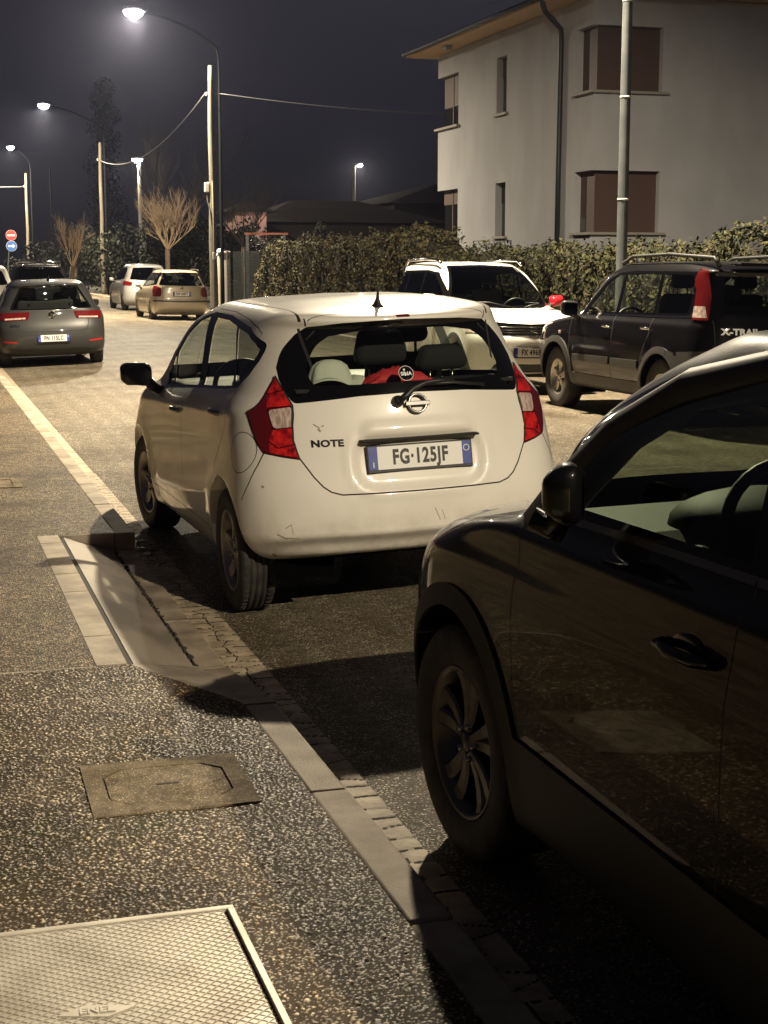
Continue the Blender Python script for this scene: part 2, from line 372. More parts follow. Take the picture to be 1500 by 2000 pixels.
def cut(bm, lay, poly, view, sgn, tagid, nmin=.05, lim=None, only=None):
    a, b, ax = VIEW[view]
    dirs = {'side': sgn, 'rear': -1, 'front': 1, 'top': 1}[view]
    xs = [p[0] for p in poly]; ys = [p[1] for p in poly]; x0, x1, y0, y1 = min(xs), max(xs), min(ys), max(ys)
    cand = {}
    def bb(f):
        A = [v.co[a] for v in f.verts]; B = [v.co[b] for v in f.verts]; return (min(A), max(A), min(B), max(B))
    for f in bm.faces:
        if f.normal[ax] * dirs < nmin: continue
        if view == 'side' and f.verts[0].co.x * sgn + f.verts[2].co.x * sgn < 0: continue
        q = bb(f)
        if q[1] < x0 or q[0] > x1 or q[3] < y0 or q[2] > y1: continue
        if lim and not lim(f.calc_center_median()): continue
        if only is not None and f[lay] not in only: continue
        cand[f] = q
    n = len(poly)
    for i in range(n):
        p, q = poly[i], poly[(i + 1) % n]
        dx, dy = q[0] - p[0], q[1] - p[1]; ln = math.hypot(dx, dy)
        if ln < 1e-6: continue
        nx, ny = -dy / ln, dx / ln; off = nx * p[0] + ny * p[1]
        sx0, sx1, sy0, sy1 = min(p[0], q[0]), max(p[0], q[0]), min(p[1], q[1]), max(p[1], q[1])
        sel = []
        for f, k in cand.items():
            if k[1] < sx0 - 1e-4 or k[0] > sx1 + 1e-4 or k[3] < sy0 - 1e-4 or k[2] > sy1 + 1e-4: continue
            s = [nx * v.co[a] + ny * v.co[b] - off for v in f.verts]
            if min(s) < -2e-5 and max(s) > 2e-5: sel.append(f)
        if not sel: continue
        co = [0, 0, 0]; no = [0, 0, 0]; co[a], co[b] = p; no[a], no[b] = nx, ny
        geom = list(sel) + list({e_ for f in sel for e_ in f.edges}) + list({v for f in sel for v in f.verts})
        r = bmesh.ops.bisect_plane(bm, geom=geom, dist=1e-5, plane_co=co, plane_no=no)
        for f in sel:
            if f.is_valid: cand[f] = bb(f)
            else: cand.pop(f, None)
        for g in r['geom']:
            if isinstance(g, bmesh.types.BMFace): cand[g] = bb(g)
    hit = []
    for f in cand:
        if not f.is_valid: continue
        c = f.calc_center_median()
        if inpoly((c[a], c[b]), poly): f[lay] = tagid; hit.append(f)
    return hit
class CarShell:
    """the skin of one car; outlines cut from it become parts of their own"""
    def __init__(self, S):
        self.S = S; G = car_grid(S); nv, nt_ = G.shape[:2]
        bm = bmesh.new(); self.lay = bm.faces.layers.int.new('part')
        for sg in (1, -1):
            V = [[bm.verts.new((sg * p[0], p[1], p[2])) for p in row] for row in G]
            for i in range(nv - 1):
                for j in range(nt_ - 1):
                    q = (V[i][j], V[i][j + 1], V[i + 1][j + 1], V[i + 1][j])
                    if sg < 0: q = q[::-1]
                    bm.faces.new(q)
        bmesh.ops.remove_doubles(bm, verts=bm.verts, dist=2e-5)
        bmesh.ops.dissolve_degenerate(bm, dist=1e-6, edges=bm.edges)
        bmesh.ops.recalc_face_normals(bm, faces=bm.faces)
        bm.normal_update()
        top = max(bm.faces, key=lambda f: f.calc_center_median().z)
        if top.normal.z < 0: bmesh.ops.reverse_faces(bm, faces=bm.faces)
        bm.normal_update()
        self.bm = bm; self.tags = [('body', None, None)]
    def cut(self, poly, view='side', name='body', m=None, both=True, sgn=1, par=None, nmin=.05, lim=None, only=None):
        ids = []
        for s in ((1, -1) if both else (sgn,)):
            pl = poly
            if view != 'side' and s < 0 and both: pl = [(-p[0], p[1]) for p in poly]
            key = (name, m, (s if both or view == 'side' else 0), par)
            if name == 'body' : key = ('body', m, 0, None)
            if key in self.tags: i = self.tags.index(key)
            else: self.tags.append(key); i = len(self.tags) - 1
            cut(self.bm, self.lay, pl, view, s, i, nmin, lim, only); ids.append(i)
        return ids
    def hole(self, poly, view='side', nmin=-.2, rim=.16, both=True, lim=None):
        """cut a wheel opening and turn its edge inwards"""
        bm = self.bm
        for s in (1, -1):
            h = cut(bm, self.lay, poly, view, s, 9999, nmin, lim)
            h = [f for f in bm.faces if f[self.lay] == 9999]
            ed = [e_ for f in h for e_ in f.edges if any(g not in set(h) for g in e_.link_faces)]
            hs = set(h)
            ed = [e_ for e_ in {e_ for f in h for e_ in f.edges} if any(g not in hs for g in e_.link_faces)]
            bmesh.ops.delete(bm, geom=h, context='FACES')
            ed = [e_ for e_ in ed if e_.is_valid]
            r = bmesh.ops.extrude_edge_only(bm, edges=ed)
            for g in r['geom']:
                if isinstance(g, bmesh.types.BMVert): g.co.x -= s * rim
                if isinstance(g, bmesh.types.BMFace): g[self.lay] = 0
        bm.normal_update()
    def build(self, paint, parent, offs={}):
        """split the skin into its parts"""
        bm = self.bm; lay = self.lay; made = {}
        groups = {}
        for f in bm.faces: groups.setdefault(f[lay], []).append(f)
        # several materials of one part share a mesh
        bykey = {}
        for i, fs in groups.items():
            t = self.tags[i] if i else ('body', None, 0, None)
            bykey.setdefault((t[0], t[2] if len(t) > 2 and t[0] != 'body' else 0, t[3] if len(t) > 3 else None), []).append((t[1] or paint, fs))
        order = sorted(bykey, key=lambda k: (k[2] is not None, k[0] != 'body'))
        for key in order:
            name, s, par = key; V = {}; vl = []; fl = []; mi = []; ms = []
            for m, fs in bykey[key]:
                if m not in ms: ms.append(m)
                k = ms.index(m)
                for f in fs:
                    idx = []
                    for v in f.verts:
                        if v not in V: V[v] = len(vl); vl.append(v.co.copy())
                        idx.append(V[v])
                    fl.append(idx); mi.append(k)
            pr_ = parent if par is None else made.get((par, s), made.get((par, 0), parent))
            nm = name.split('#')[0]; me = bpy.data.meshes.new(nm); me.from_pydata(vl, [], fl)
            for m in ms: me.materials.append(m)
            me.polygons.foreach_set('use_smooth', [True] * len(fl)); me.polygons.foreach_set('material_index', mi); me.update()
            off = offs.get(nm, 0)
            if off:
                b2 = bmesh.new(); b2.from_mesh(me); b2.normal_update()
                if off > 0:
                    r = bmesh.ops.extrude_face_region(b2, geom=list(b2.faces))
                    nv_ = [g for g in r['geom'] if isinstance(g, bmesh.types.BMVert)]
                else: nv_ = list(b2.verts)
                b2.normal_update(); nn = {v: v.normal.copy() for v in nv_}
                for v in nv_: v.co += nn[v] * off
                b2.to_mesh(me); b2.free()
                me.set_sharp_from_angle(angle=R(45))
            made[(name, s)] = link(bpy.data.objects.new(nm, me), pr_)
        bm.free()
        self.made = made
        return made
#SPEC_BEGIN
NOTE_LEVELS = [
 dict(yr=-.42, yf=3.10, w=.70, z=[(-.45, .325), (.1, .22), (3, .20)], cr=.35, cf=.5),
 dict(yr=-.60, yf=3.30, w=[(-.6, .76), (0, .79), (2.6, .79), (3.3, .76)], z=[(-.62, .362), (-.3, .325), (.2, .245), (2.4, .225), (3.3, .22)], cr=.42, cf=.6, nr=2.7, nf=2.6, ya=2.55),
 dict(yr=-.655, yf=3.37, w=.818, z=[(-.62, .42), (.2, .33), (2.4, .31), (3.3, .32)], cr=.45, cf=.65, nr=2.7, nf=2.6, ya=2.55),
 dict(yr=-.690, yf=3.41, w=.836, z=[(-.62, .505), (.2, .45), (3.3, .48)], cr=.47, cf=.7, nr=2.7, nf=2.6, ya=2.55),
 dict(yr=-.685, yf=3.41, w=.840, z=[(-.62, .64), (.2, .62), (3.3, .62)], cr=.48, cf=.75, nr=2.6, nf=2.6, ya=2.55),
 dict(yr=-.655, yf=3.36, w=.838, z=[(-.62, .80), (.2, .80), (3.3, .74)], cr=.50, cf=.8, nr=2.42, nf=2.6, ya=2.55),
 dict(yr=-.625, yf=3.22, w=.825, z=[(-.62, .95), (.2, .96), (1.8, .92), (2.6, .90), (3.3, .82)], cr=.52, cf=.8, nr=2.35, nf=2.5, ya=2.5),
 dict(yr=-.592, yf=2.92, w=[(-.6, .80), (.2, .79), (1.8, .787), (3, .80)], z=[(-.62, 1.075), (.2, 1.07), (1.8, .985), (2.3, .98), (3.0, .935)], cr=.52, cf=.6, nr=2.3, nf=2.3, ya=2.35),
 dict(yr=-.575, yf=2.72, w=[(-.6, .772), (.2, .752), (1.8, .748), (2.7, .75)], z=[(-.6, 1.125), (.2, 1.12), (1.8, 1.02), (2.7, 1.01)], cr=.54, cf=.5, nr=2.3, nf=2.2, ya=2.11),
 dict(yr=-.515, yf=2.36, w=[(-.5, .690), (.3, .700), (1.5, .706), (2.2, .69)], z=[(-.5, 1.275), (.3, 1.27), (1.8, 1.235), (2.2, 1.235)], cr=.55, cf=.55, nr=2.25, nf=2.2, ya=1.71),
 dict(yr=-.445, yf=2.0, w=[(-.5, .615), (.3, .645), (1.2, .65), (2.2, .62)], z=[(-.5, 1.415), (.3, 1.42), (1.2, 1.415), (1.9, 1.40)], cr=.5, cf=.55, nr=2.3, nf=2.2, ya=1.37),
 dict(yr=-.450, yf=1.74, w=[(-.5, .572), (.3, .592), (1.2, .598), (1.6, .58)], z=[(-.5, 1.463), (.3, 1.488), (1.0, 1.487), (1.6, 1.46)], cr=.42, cf=.55, nr=2.5, nf=2.2, ya=1.19),
 dict(yr=-.395, yf=1.60, w=.535, z=[(-.45, 1.487), (.3, 1.520), (1.0, 1.522), (1.6, 1.49)], cr=.3, cf=.5, nr=2.7, nf=2.2, ya=1.1),
 dict(yr=-.28, yf=1.42, w=.36, z=[(-.3, 1.515), (.3, 1.547), (.9, 1.549), (1.4, 1.52)], cr=.25, cf=.45, nf=2.2, ya=.97),
 dict(yr=-.15, yf=1.2, w=.0005, z=[(-.2, 1.528), (.3, 1.558), (.9, 1.558), (1.2, 1.54)], cr=.1, cf=.4, ya=.8),
]
def note_tail(G):
    x, y, z = np.abs(G[..., 0]), G[..., 1], G[..., 2]; H = G.copy(); k = (y < .1)
    sd = rrect_sd(x, z, 0, .79, .335, .135, .11)
    H[..., 1] += .026 * (1 - sstep(-.035, 0, sd)) * k * (1 - sstep(.895, .908, z))      # plate bay
    sd = rrect_sd(x, z, 0, .95, .312 - .055 * np.clip((z - .905) / .085, 0, 1), .045, .03)
    H[..., 1] -= .014 * (1 - sstep(-.03, .002, sd)) * k                                    # grip bar
    rim_ = np.exp(-((rrect_sd(x, z, 0, .81, .352, .162, .13)) / .014) ** 2)
    H[..., 1] -= .006 * rim_ * k * (z < .93)
    zc = .447 - .02 * sstep(.5, .8, x)
    H[..., 1] += k * .020 * (np.exp(-((z - zc + .045) / .035) ** 2)) * (1 - .6 * sstep(.55, .8, x))
    H[..., 1] -= k * .010 * np.exp(-((z - zc - .012) / .018) ** 2) * (1 - sstep(.68, .8, x))
    H[..., 1] -= k * .008 * np.exp(-((z - 1.015 + .05 * x * x) / .02) ** 2) * sstep(.33, .5, x) * 0
    return H
NOTE = dict(levels=NOTE_LEVELS, res=(46, 60, 44, 100), smooth=2,
    disp=[flare(0, .31, .37, .012), flare(2.6, .31, .37, .016), crease([(-.25, 1.035), (.47, .985), (1.87, .915), (2.6, .865)], .012, .035), crease([(.25, .60), (1.0, .50), (2.1, .40)], .012, .05), note_tail])
NOTE_POSE = (2.315, 7.60, 0.0, R(1.0), R(-2.0))
GOLF = dict(levels=gen_levels(dict(rear=(-.78, -.70, -.56, -.52), front=(3.47, 3.25, 2.42, 2.0, 1.55), W=(.895, .80, .72, .60), zlow=(.22, .30, .2), z=(1.0, .97, 1.19, 1.385, 1.455), hood=(.58, .76, .92), nr=3.0)), res=(34, 40, 26, 70), smooth=2, disp=[flare(0, .31, .35, .012), flare(2.637, .31, .35, .012), crease([(-.6, .80), (2.6, .78)], .012, .035)])
GOLF_POSE = (2.25, 27.25, 0.0, R(0.0), R(-1.5))
SKODA = dict(levels=gen_levels(dict(rear=(-.93, -.87, -.78, -.70), front=(3.28, 3.08, 2.2, 1.72, 1.25), W=(.823, .76, .68, .575), zlow=(.2, .30, .2), z=(1.0, .96, 1.22, 1.43, 1.495), hood=(.55, .72, .88), nr=3.2, ng=3.0)), res=(30, 36, 24, 60), smooth=2, disp=[flare(0, .3, .34, .012), flare(2.462, .3, .34, .012)])
SKODA_POSE = (7.60, 46.6, 0.05, R(1.0), R(1.0))
MPV = dict(levels=gen_levels(dict(rear=(-.75, -.68, -.60, -.50), front=(3.3, 3.1, 2.4, 1.9, 1.3), W=(.85, .78, .70, .59), zlow=(.22, .30, .2), z=(1.08, 1.03, 1.35, 1.60, 1.67), hood=(.6, .8, .96), nr=2.8)), res=(26, 34, 22, 50), smooth=2, disp=[flare(0, .31, .35, .012), flare(2.6, .31, .35, .012)])
MPV_POSE = (8.03, 56.2, 0.05, R(2.0), R(1.0))
IGNIS = dict(levels=gen_levels(dict(rear=(-.85, -.79, -.65, -.62), front=(3.10, 2.98, 2.20, 1.82, 1.36), W=(.83, .79, .72, .62), zlow=(.26, .36, .26), z=(1.14, 1.09, 1.38, 1.62, 1.70), hood=(.70, .93, 1.05), nr=3.0, nf=3.4, cf=.45)), res=(24, 40, 50, 84), smooth=2, disp=[flare(0, .33, .37, .02), flare(2.435, .33, .37, .02)])
IGNIS_POSE = (7.52, 21.35, 0.05, R(180.0), R(-1.0))
XTRAIL = dict(levels=gen_levels(dict(rear=(-.93, -.89, -.80, -.74), front=(3.53, 3.40, 2.6, 2.25, 1.88), W=(.8825, .83, .76, .665), zlow=(.33, .42, .30), z=(1.10, 1.08, 1.36, 1.61, 1.70), hood=(.72, .93, 1.03), nr=3.4, ng=3.2, nf=3.2, cr=.36)), res=(34, 60, 34, 90), smooth=2, disp=[flare(0, .35, .40, .02), flare(2.625, .35, .40, .02)])
XTRAIL_POSE = (8.045, 14.06, 0.045, R(0.0), R(1.0))
AUDI = dict(levels=gen_levels(dict(rear=(-.88, -.78, -.56, -.50), front=(3.50, 3.30, 2.60, 2.30, 1.95), W=(.905, .85, .785, .655), zlow=(.24, .34, .24), z=(1.12, 1.08, 1.35, 1.54, 1.61), hood=(.68, .90, 1.02), nr=2.7, nf=2.5, cf=.75)), res=(20, 80, 60, 110), smooth=2, disp=[flare(0, .34, .39, .016), flare(2.603, .34, .40, .018, .07)])
AUDI_POSE = (2.39, 1.54, 0.0, R(0.0), R(-1.5))
#SPEC_END
# ================================================================= car fittings
def text_bm(bm, txt, M, size, m=0, xs=1., ext=.001, bold=0., space=1.):
    cu = bpy.data.curves.new('lettering', 'FONT'); cu.body = txt; cu.size = size; cu.extrude = ext; cu.align_x = 'CENTER'; cu.align_y = 'CENTER'; cu.offset = bold; cu.space_character = space; cu.resolution_u = 3
    o = bpy.data.objects.new('lettering', cu); me = bpy.data.meshes.new_from_object(o)
    vs_ = [bm.verts.new(M @ Vector((v.co.x * xs, v.co.y, v.co.z))) for v in me.vertices]
    for p in me.polygons:
        try: f = bm.faces.new([vs_[i] for i in p.vertices]); f.material_index = m
        except ValueError: pass
    bpy.data.objects.remove(o); bpy.data.curves.remove(cu); bpy.data.meshes.remove(me)
def snap_text(bm, txt, cx, cz, size, xs, objs, rear=True, off=.002, bold=.002, space=1.05, slant=0.):
    from mathutils.bvhtree import BVHTree
    trees = []
    for o in objs:
        me = o.data; trees.append(BVHTree.FromPolygons([v.co for v in me.vertices], [tuple(p.vertices) for p in me.polygons]))
    n0 = len(bm.verts); text_bm(bm, txt, Matrix.Identity(4), size, 0, xs, 0, bold, space); bm.verts.ensure_lookup_table()
    for v in list(bm.verts)[n0:]:
        x, z = cx + v.co.x, cz + v.co.y + slant * v.co.x; y = None
        for t in trees:
            h = t.ray_cast(Vector((x, -3, z)), Vector((0, 1, 0)))
            if h[0] is not None and (y is None or h[0].y < y): y = h[0].y
        v.co = Vector((x, (y if y is not None else -.6) - off, z))
# local frame of something fixed on a car's tail: X to the car's right, Y up, Z out to the rear
def tail_mx(x, y, z, tilt=0, yaw=0):
    return Matrix.Translation((x, y, z)) @ Matrix.Rotation(yaw, 4, 'Z') @ Matrix.Rotation(R(90) + tilt, 4, 'X')
def plate(parent, Mx, txt, name='number_plate', right='ring', frame=True, wid=.52, hgt=.11):
    bm = bmesh.new()
    def q(x0, x1, y0, y1, z0, z1, m, bev=0):
        n0 = len(bm.verts); vs_ = box(bm, x0, x1, y0, y1, z0, z1, bev, m)
    h, w2 = hgt / 2, wid / 2
    if frame: q(-w2 - .008, w2 + .008, -h - .016, h + .008, -.012, .002, 2, .004)
    q(-w2 + .045, w2 - .045, -h, h, 0, .0045, 0)
    q(-w2, -w2 + .045, -h, h, 0, .0045, 1); q(w2 - .045, w2, -h, h, 0, .0045, 1)
    text_bm(bm, txt, Matrix.Translation((0, -.002, .0055)), .098, 2, .70, .0006, .0035, 1.12)
    text_bm(bm, 'I', Matrix.Translation((-w2 + .023, -.032, .0055)), .034, 0, .9, .0005, .001)
    for k in range(12):                                   # ring of stars, as small studs
        a = k * math.pi / 6; text_bm(bm, '*', Matrix.Translation((-w2 + .023 + .013 * math.cos(a), .024 + .013 * math.sin(a), .0055)), .009, 3, 1, .0003)
    ring = [(.0165, .0048), (.0165, .0055), (.0125, .0055), (.0125, .0048)]
    lathe(bm, [(a_, r_) for r_, a_ in ring], 'z', 20, (w2 - .023, .022, 0), 0)
    for v in bm.verts: v.co = Mx @ v.co
    return obj(name, bm, [M_plw, M_plb, M_plk, MATS['orange_reflector']], parent)
def make_wheel(parent, x, y, z, r, wid, rimr, side, style, rmat, steer=0, grooves=True):
    w2 = wid / 2; sh = min(.02, (r - rimr) * .3)
    prof = [(-w2 * .80, rimr - .012), (-w2 * .93, rimr + .004), (-w2 * 1.0, (rimr + r) / 2), (-w2 * .97, r - sh), (-w2 * .86, r - sh * .25), (-w2 * .78, r)]
    if grooves:
        for g in (-.5, -.17, .17, .5):
            prof += [(w2 * g - .007, r), (w2 * g - .005, r - .009), (w2 * g + .005, r - .009), (w2 * g + .007, r)]
    prof += [(w2 * .78, r), (w2 * .86, r - sh * .25), (w2 * .97, r - sh), (w2 * 1.0, (rimr + r) / 2), (w2 * .93, rimr + .004), (w2 * .80, rimr - .012)]
    bm = bmesh.new(); lathe(bm, prof, 'x', 64)
    if grooves:                                            # cross sipes on the shoulders
        for k in range(56):
            a = 2 * math.pi * k / 56
            for s_ in (-1, 1):
                vs_ = box(bm, w2 * .52 * s_ - .0, w2 * .8 * s_, -.0035, .0035, r - .004, r + .003)
                bmesh.ops.rotate(bm, verts=vs_, cent=(0, 0, 0), matrix=Matrix.Rotation(a, 3, 'X'))
    wh = obj('wheel', bm, M_rub, parent); wh.location = (x, y, z); wh.rotation_euler = (0, 0, steer)
    bm = bmesh.new(); f = w2 * .82; s = side
    lathe(bm, [(s * (f - .10), rimr - .03), (s * (f - .01), rimr - .012), (s * (f + .006), rimr - .004), (s * (f + .008), rimr - .012), (s * (f - .004), rimr - .024), (s * (f - .10), rimr - .05)], 'x', 56)
    lathe(bm, [(s * (f - .02), .001), (s * (f - .02), .032), (s * (f - .008), .03), (s * (f - .004), .001)], 'x', 24)
    lathe(bm, [(s * (f - .10), .001), (s * (f - .10), rimr - .03)], 'x', 40, mat=1)
    lathe(bm, [(s * (f - .085), .001), (s * (f - .085), rimr * .66), (s * (f - .095), rimr * .66)], 'x', 32, mat=2)
    def spoke(a, w0, w1, lean=0., dish=.022):
        r0, r1 = .035, rimr - .014
        c, sn = math.cos(a), math.sin(a); rows = []
        for k in range(6):
            t = k / 5; rr = r0 + (r1 - r0) * t; wd = (w0 + (w1 - w0) * t) / 2; off = lean * t
            d = f - .010 - dish * (1 - (2 * t - 1) ** 2) * .6 + (.006 if t > .8 else 0); row = []
            for u, dx in ((-wd, -.008), (-wd * .65, 0), (wd * .65, 0), (wd, -.008), (wd * .8, -.045), (-wd * .8, -.045)):
                yy, zz = rr * c - (u + off) * sn, rr * sn + (u + off) * c; row.append(bm.verts.new((s * (d + dx), yy, zz)))
            rows.append(row)
        for i in range(5):
            for k in range(6):
                bm.faces.new((rows[i][k], rows[i][(k + 1) % 6], rows[i + 1][(k + 1) % 6], rows[i + 1][k])).smooth = False
    if style == 'star5':
        for k in range(5): spoke(R(90 + 72 * k), .06, .10)
    elif style == 'vee5':
        for k in range(5):
            spoke(R(90 + 72 * k - 9), .03, .062, -.012); spoke(R(90 + 72 * k + 9), .03, .062, .012)
    elif style == 'six':
        for k in range(6): spoke(R(60 * k + 12), .05, .075)
    else:
        for k in range(10): spoke(R(36 * k), .03, .045)
    for k in range(5):
        a = R(72 * k + 36); lathe(bm, [(s * (f - .03), .009), (s * (f - .004), .009), (s * (f - .003), .001)], 'x', 8, (0, .052 * math.cos(a), .052 * math.sin(a)), 3)
    rim = obj('rim', bm, [rmat, M_dark, M_dark, M_dchrome], wh)
    return wh
def underside(parent, W, y0, y1, axles, ra, zs=.2):
    bm = bmesh.new(); box(bm, -W + .17, W - .17, y0, y1, zs + .0, zs + .06)
    for ya in axles:                                       # wheel housings
        for s in (1, -1):
            P = [(s * (W - .16), ya + (ra + .02) * math.cos(R(t)), .31 + (ra + .02) * math.sin(R(t))) for t in range(-15, 196, 14)]
            a = [bm.verts.new(p) for p in P]; b = [bm.verts.new((p[0] - s * .30, p[1], p[2])) for p in P]
            for i in range(len(P) - 1): bm.faces.new((a[i], a[i + 1], b[i + 1], b[i]))
            bm.faces.new(b)
        tube(bm, [(-W + .2, ya, .28), (W - .2, ya, .28)], .03, 6)
    return obj('underbody', bm, M_dark, parent, recalc=False)
def seat(parent, x, y, z, wid=.5, hb=.62, lean=12, m=None, head=True, depth=.5, hr=.27):
    """back base at y, facing +y"""
    bm = bmesh.new()
    box(bm, x - wid / 2, x + wid / 2, y, y + depth, z - .14, z, .05, 0, 3)
    vs_ = box(bm, x - wid / 2, x + wid / 2, y - .07, y + .07, z - .02, z + hb, .055, 0, 3)
    allv = [v for v in bm.verts if v.co.y < y + .08 and v.co.z > z - .13]
    n = [v for v in bm.verts]
    for v in n:
        if v.co.z > z + .01: v.co.y -= (v.co.z - z) * math.tan(R(lean))
        if v.co.z > z + hb * .6 : v.co.x = x + (v.co.x - x) * (1 - .16 * (v.co.z - z - hb * .6) / (hb * .4))
    so = obj('seat', bm, m or M_seat, parent, smooth=True)
    if head:
        bm = bmesh.new(); yt = y - (hb + .12) * math.tan(R(lean)) + .01; zt = z + hb + .055
        box(bm, x - hr / 2, x + hr / 2, yt - .045, yt + .05, zt, zt + .185, .045, 0, 3)
        for v in bm.verts:
            if v.co.z > zt + .1: v.co.x = x + (v.co.x - x) * .86
        for k in (-.06, .06): tube(bm, [(x + k, yt, zt - .1), (x + k, yt, zt + .06)], .008, 6, 1)
        obj('headrest', bm, [m or M_seat, M_dchrome], so, smooth=True)
    return so
def steering(parent, x, y, z, r=.185, tilt=25, m=None):
    bm = bmesh.new(); rings = []
    for k in range(33):
        a = 2 * math.pi * k / 32; rings.append((r * math.cos(a), 0, r * math.sin(a)))
    tube(bm, rings, .016, 8, cap=False)
    box(bm, -.08, .08, -.03, .0, -.07, .05, .02)
    for a in (0, 180, 270): box_ = tube(bm, [(.04 * math.cos(R(a)), -.01, .04 * math.sin(R(a))), (r * math.cos(R(a)), 0, r * math.sin(R(a)))], .014, 6)
    tube(bm, [(0, 0, 0), (0, .25, 0)], .03, 8)
    M = Matrix.Translation((x, y, z)) @ Matrix.Rotation(R(-tilt), 4, 'X')
    for v in bm.verts: v.co = M @ v.co
    return obj('steering_wheel', bm, m or M_plas, parent, smooth=True)
def dashboard(parent, W, y0, y1, z, m):
    bm = bmesh.new()
    prof = [(y0, z - .35), (y0, z - .10), (y0 + .05, z - .03), (y0 + .14, z), (y1 - .1, z - .02), (y1, z - .05), (y1, z - .35)]
    a = [bm.verts.new((-W, p[0], p[1])) for p in prof]; b = [bm.verts.new((W, p[0], p[1])) for p in prof]
    for i in range(len(prof) - 1): bm.faces.new((a[i], b[i], b[i + 1], a[i + 1]))
    bm.faces.new(a); bm.faces.new(b[::-1])
    return obj('dashboard', bm, m, parent)
def blob(bm, c, r, mat=0, sub=2, fn=None):
    rr = bmesh.ops.create_icosphere(bm, subdivisions=sub, radius=1)
    for v in rr['verts']:
        p = Vector((v.co.x * r[0], v.co.y * r[1], v.co.z * r[2]))
        if fn: p = fn(p, v.co.copy())
        v.co = p + Vector(c)
        for f in v.link_faces: f.material_index = mat; f.smooth = True
    return rr['verts']
def door_mirror(parent, x, y, z, side, m, wid=.2, hgt=.15, dep=.11, glass=True, foot=(-.05, .06, -.1), m2=None, yaw=0):
    """housing outward of x; the mirror glass looks to the rear"""
    bm = bmesh.new()
    vs_ = box(bm, 0, wid, -dep / 2, dep / 2, -hgt / 2, hgt / 2, .045, 0, 4)
    for v in bm.verts:                                      # rounder towards the front, thinner outside
        t = (v.co.y + dep / 2) / dep; k = 1 - .35 * t * t
        v.co.z *= k * (1 - .12 * (v.co.x / wid)); v.co.x = wid * .5 + (v.co.x - wid * .5) * (1 - .22 * t * t)
        v.co.z += .02 * (v.co.x / wid)
    tube(bm, [(.03, .0, -.03), (-.01, .015, -hgt * .5), (foot[0], foot[1], foot[2])], [.035, .035, .03], 8, 1)
    for v in bm.verts: v.co = Vector((v.co.x * side, v.co.y, v.co.z))
    bmesh.ops.rotate(bm, verts=bm.verts, cent=(0, 0, 0), matrix=Matrix.Rotation(yaw, 3, 'Z'))
    o = obj('door_mirror', bm, [m, m2 or M_plas], parent, smooth=True); o.location = (x, y, z)
    if glass:
        bm = bmesh.new(); P = rpoly([(.02, -hgt * .38, .03), (wid - .02, -hgt * .34, .03), (wid - .02, hgt * .4, .03), (.02, hgt * .38, .03)], 4)
        bm.faces.new([bm.verts.new((p[0] * side, -dep / 2 - .002, p[1])) for p in P])
        bmesh.ops.rotate(bm, verts=bm.verts, cent=(0, 0, 0), matrix=Matrix.Rotation(yaw, 3, 'Z'))
        obj('mirror_glass', bm, M_mirg, o, recalc=False)
    return o
def handle(parent, x, y, z, side, m, L=.19, car=None, lock=True):
    bm = bmesh.new()
    pts = [(0, -L / 2, 0), (side * .03, -L / 2 + .03, .004), (side * .042, 0, .006), (side * .03, L / 2 - .03, .004), (0, L / 2, 0)]
    tube(bm, pts, [.012, .014, .014, .013, .011], 8)
    o = obj('handle', bm, m, parent, smooth=True); o.location = (x, y, z)
    return o
def pose(e, P):
    e.location = P[:3]; e.rotation_euler = (0, P[4], P[3])
def sym(pts):
    """close an outline given for x >= 0 only"""
    return list(pts) + [(-p[0],) + tuple(p[1:]) for p in reversed(pts) if p[0] > 1e-6]
def seam(sh, pts, view='side', wid=.0055, m=None, both=True, sgn=1, lim=None, nmin=.05, only=None):
    sh.cut(strip(pts, wid), view, 'body', m or M_seam, both, sgn, None, nmin, lim, only)
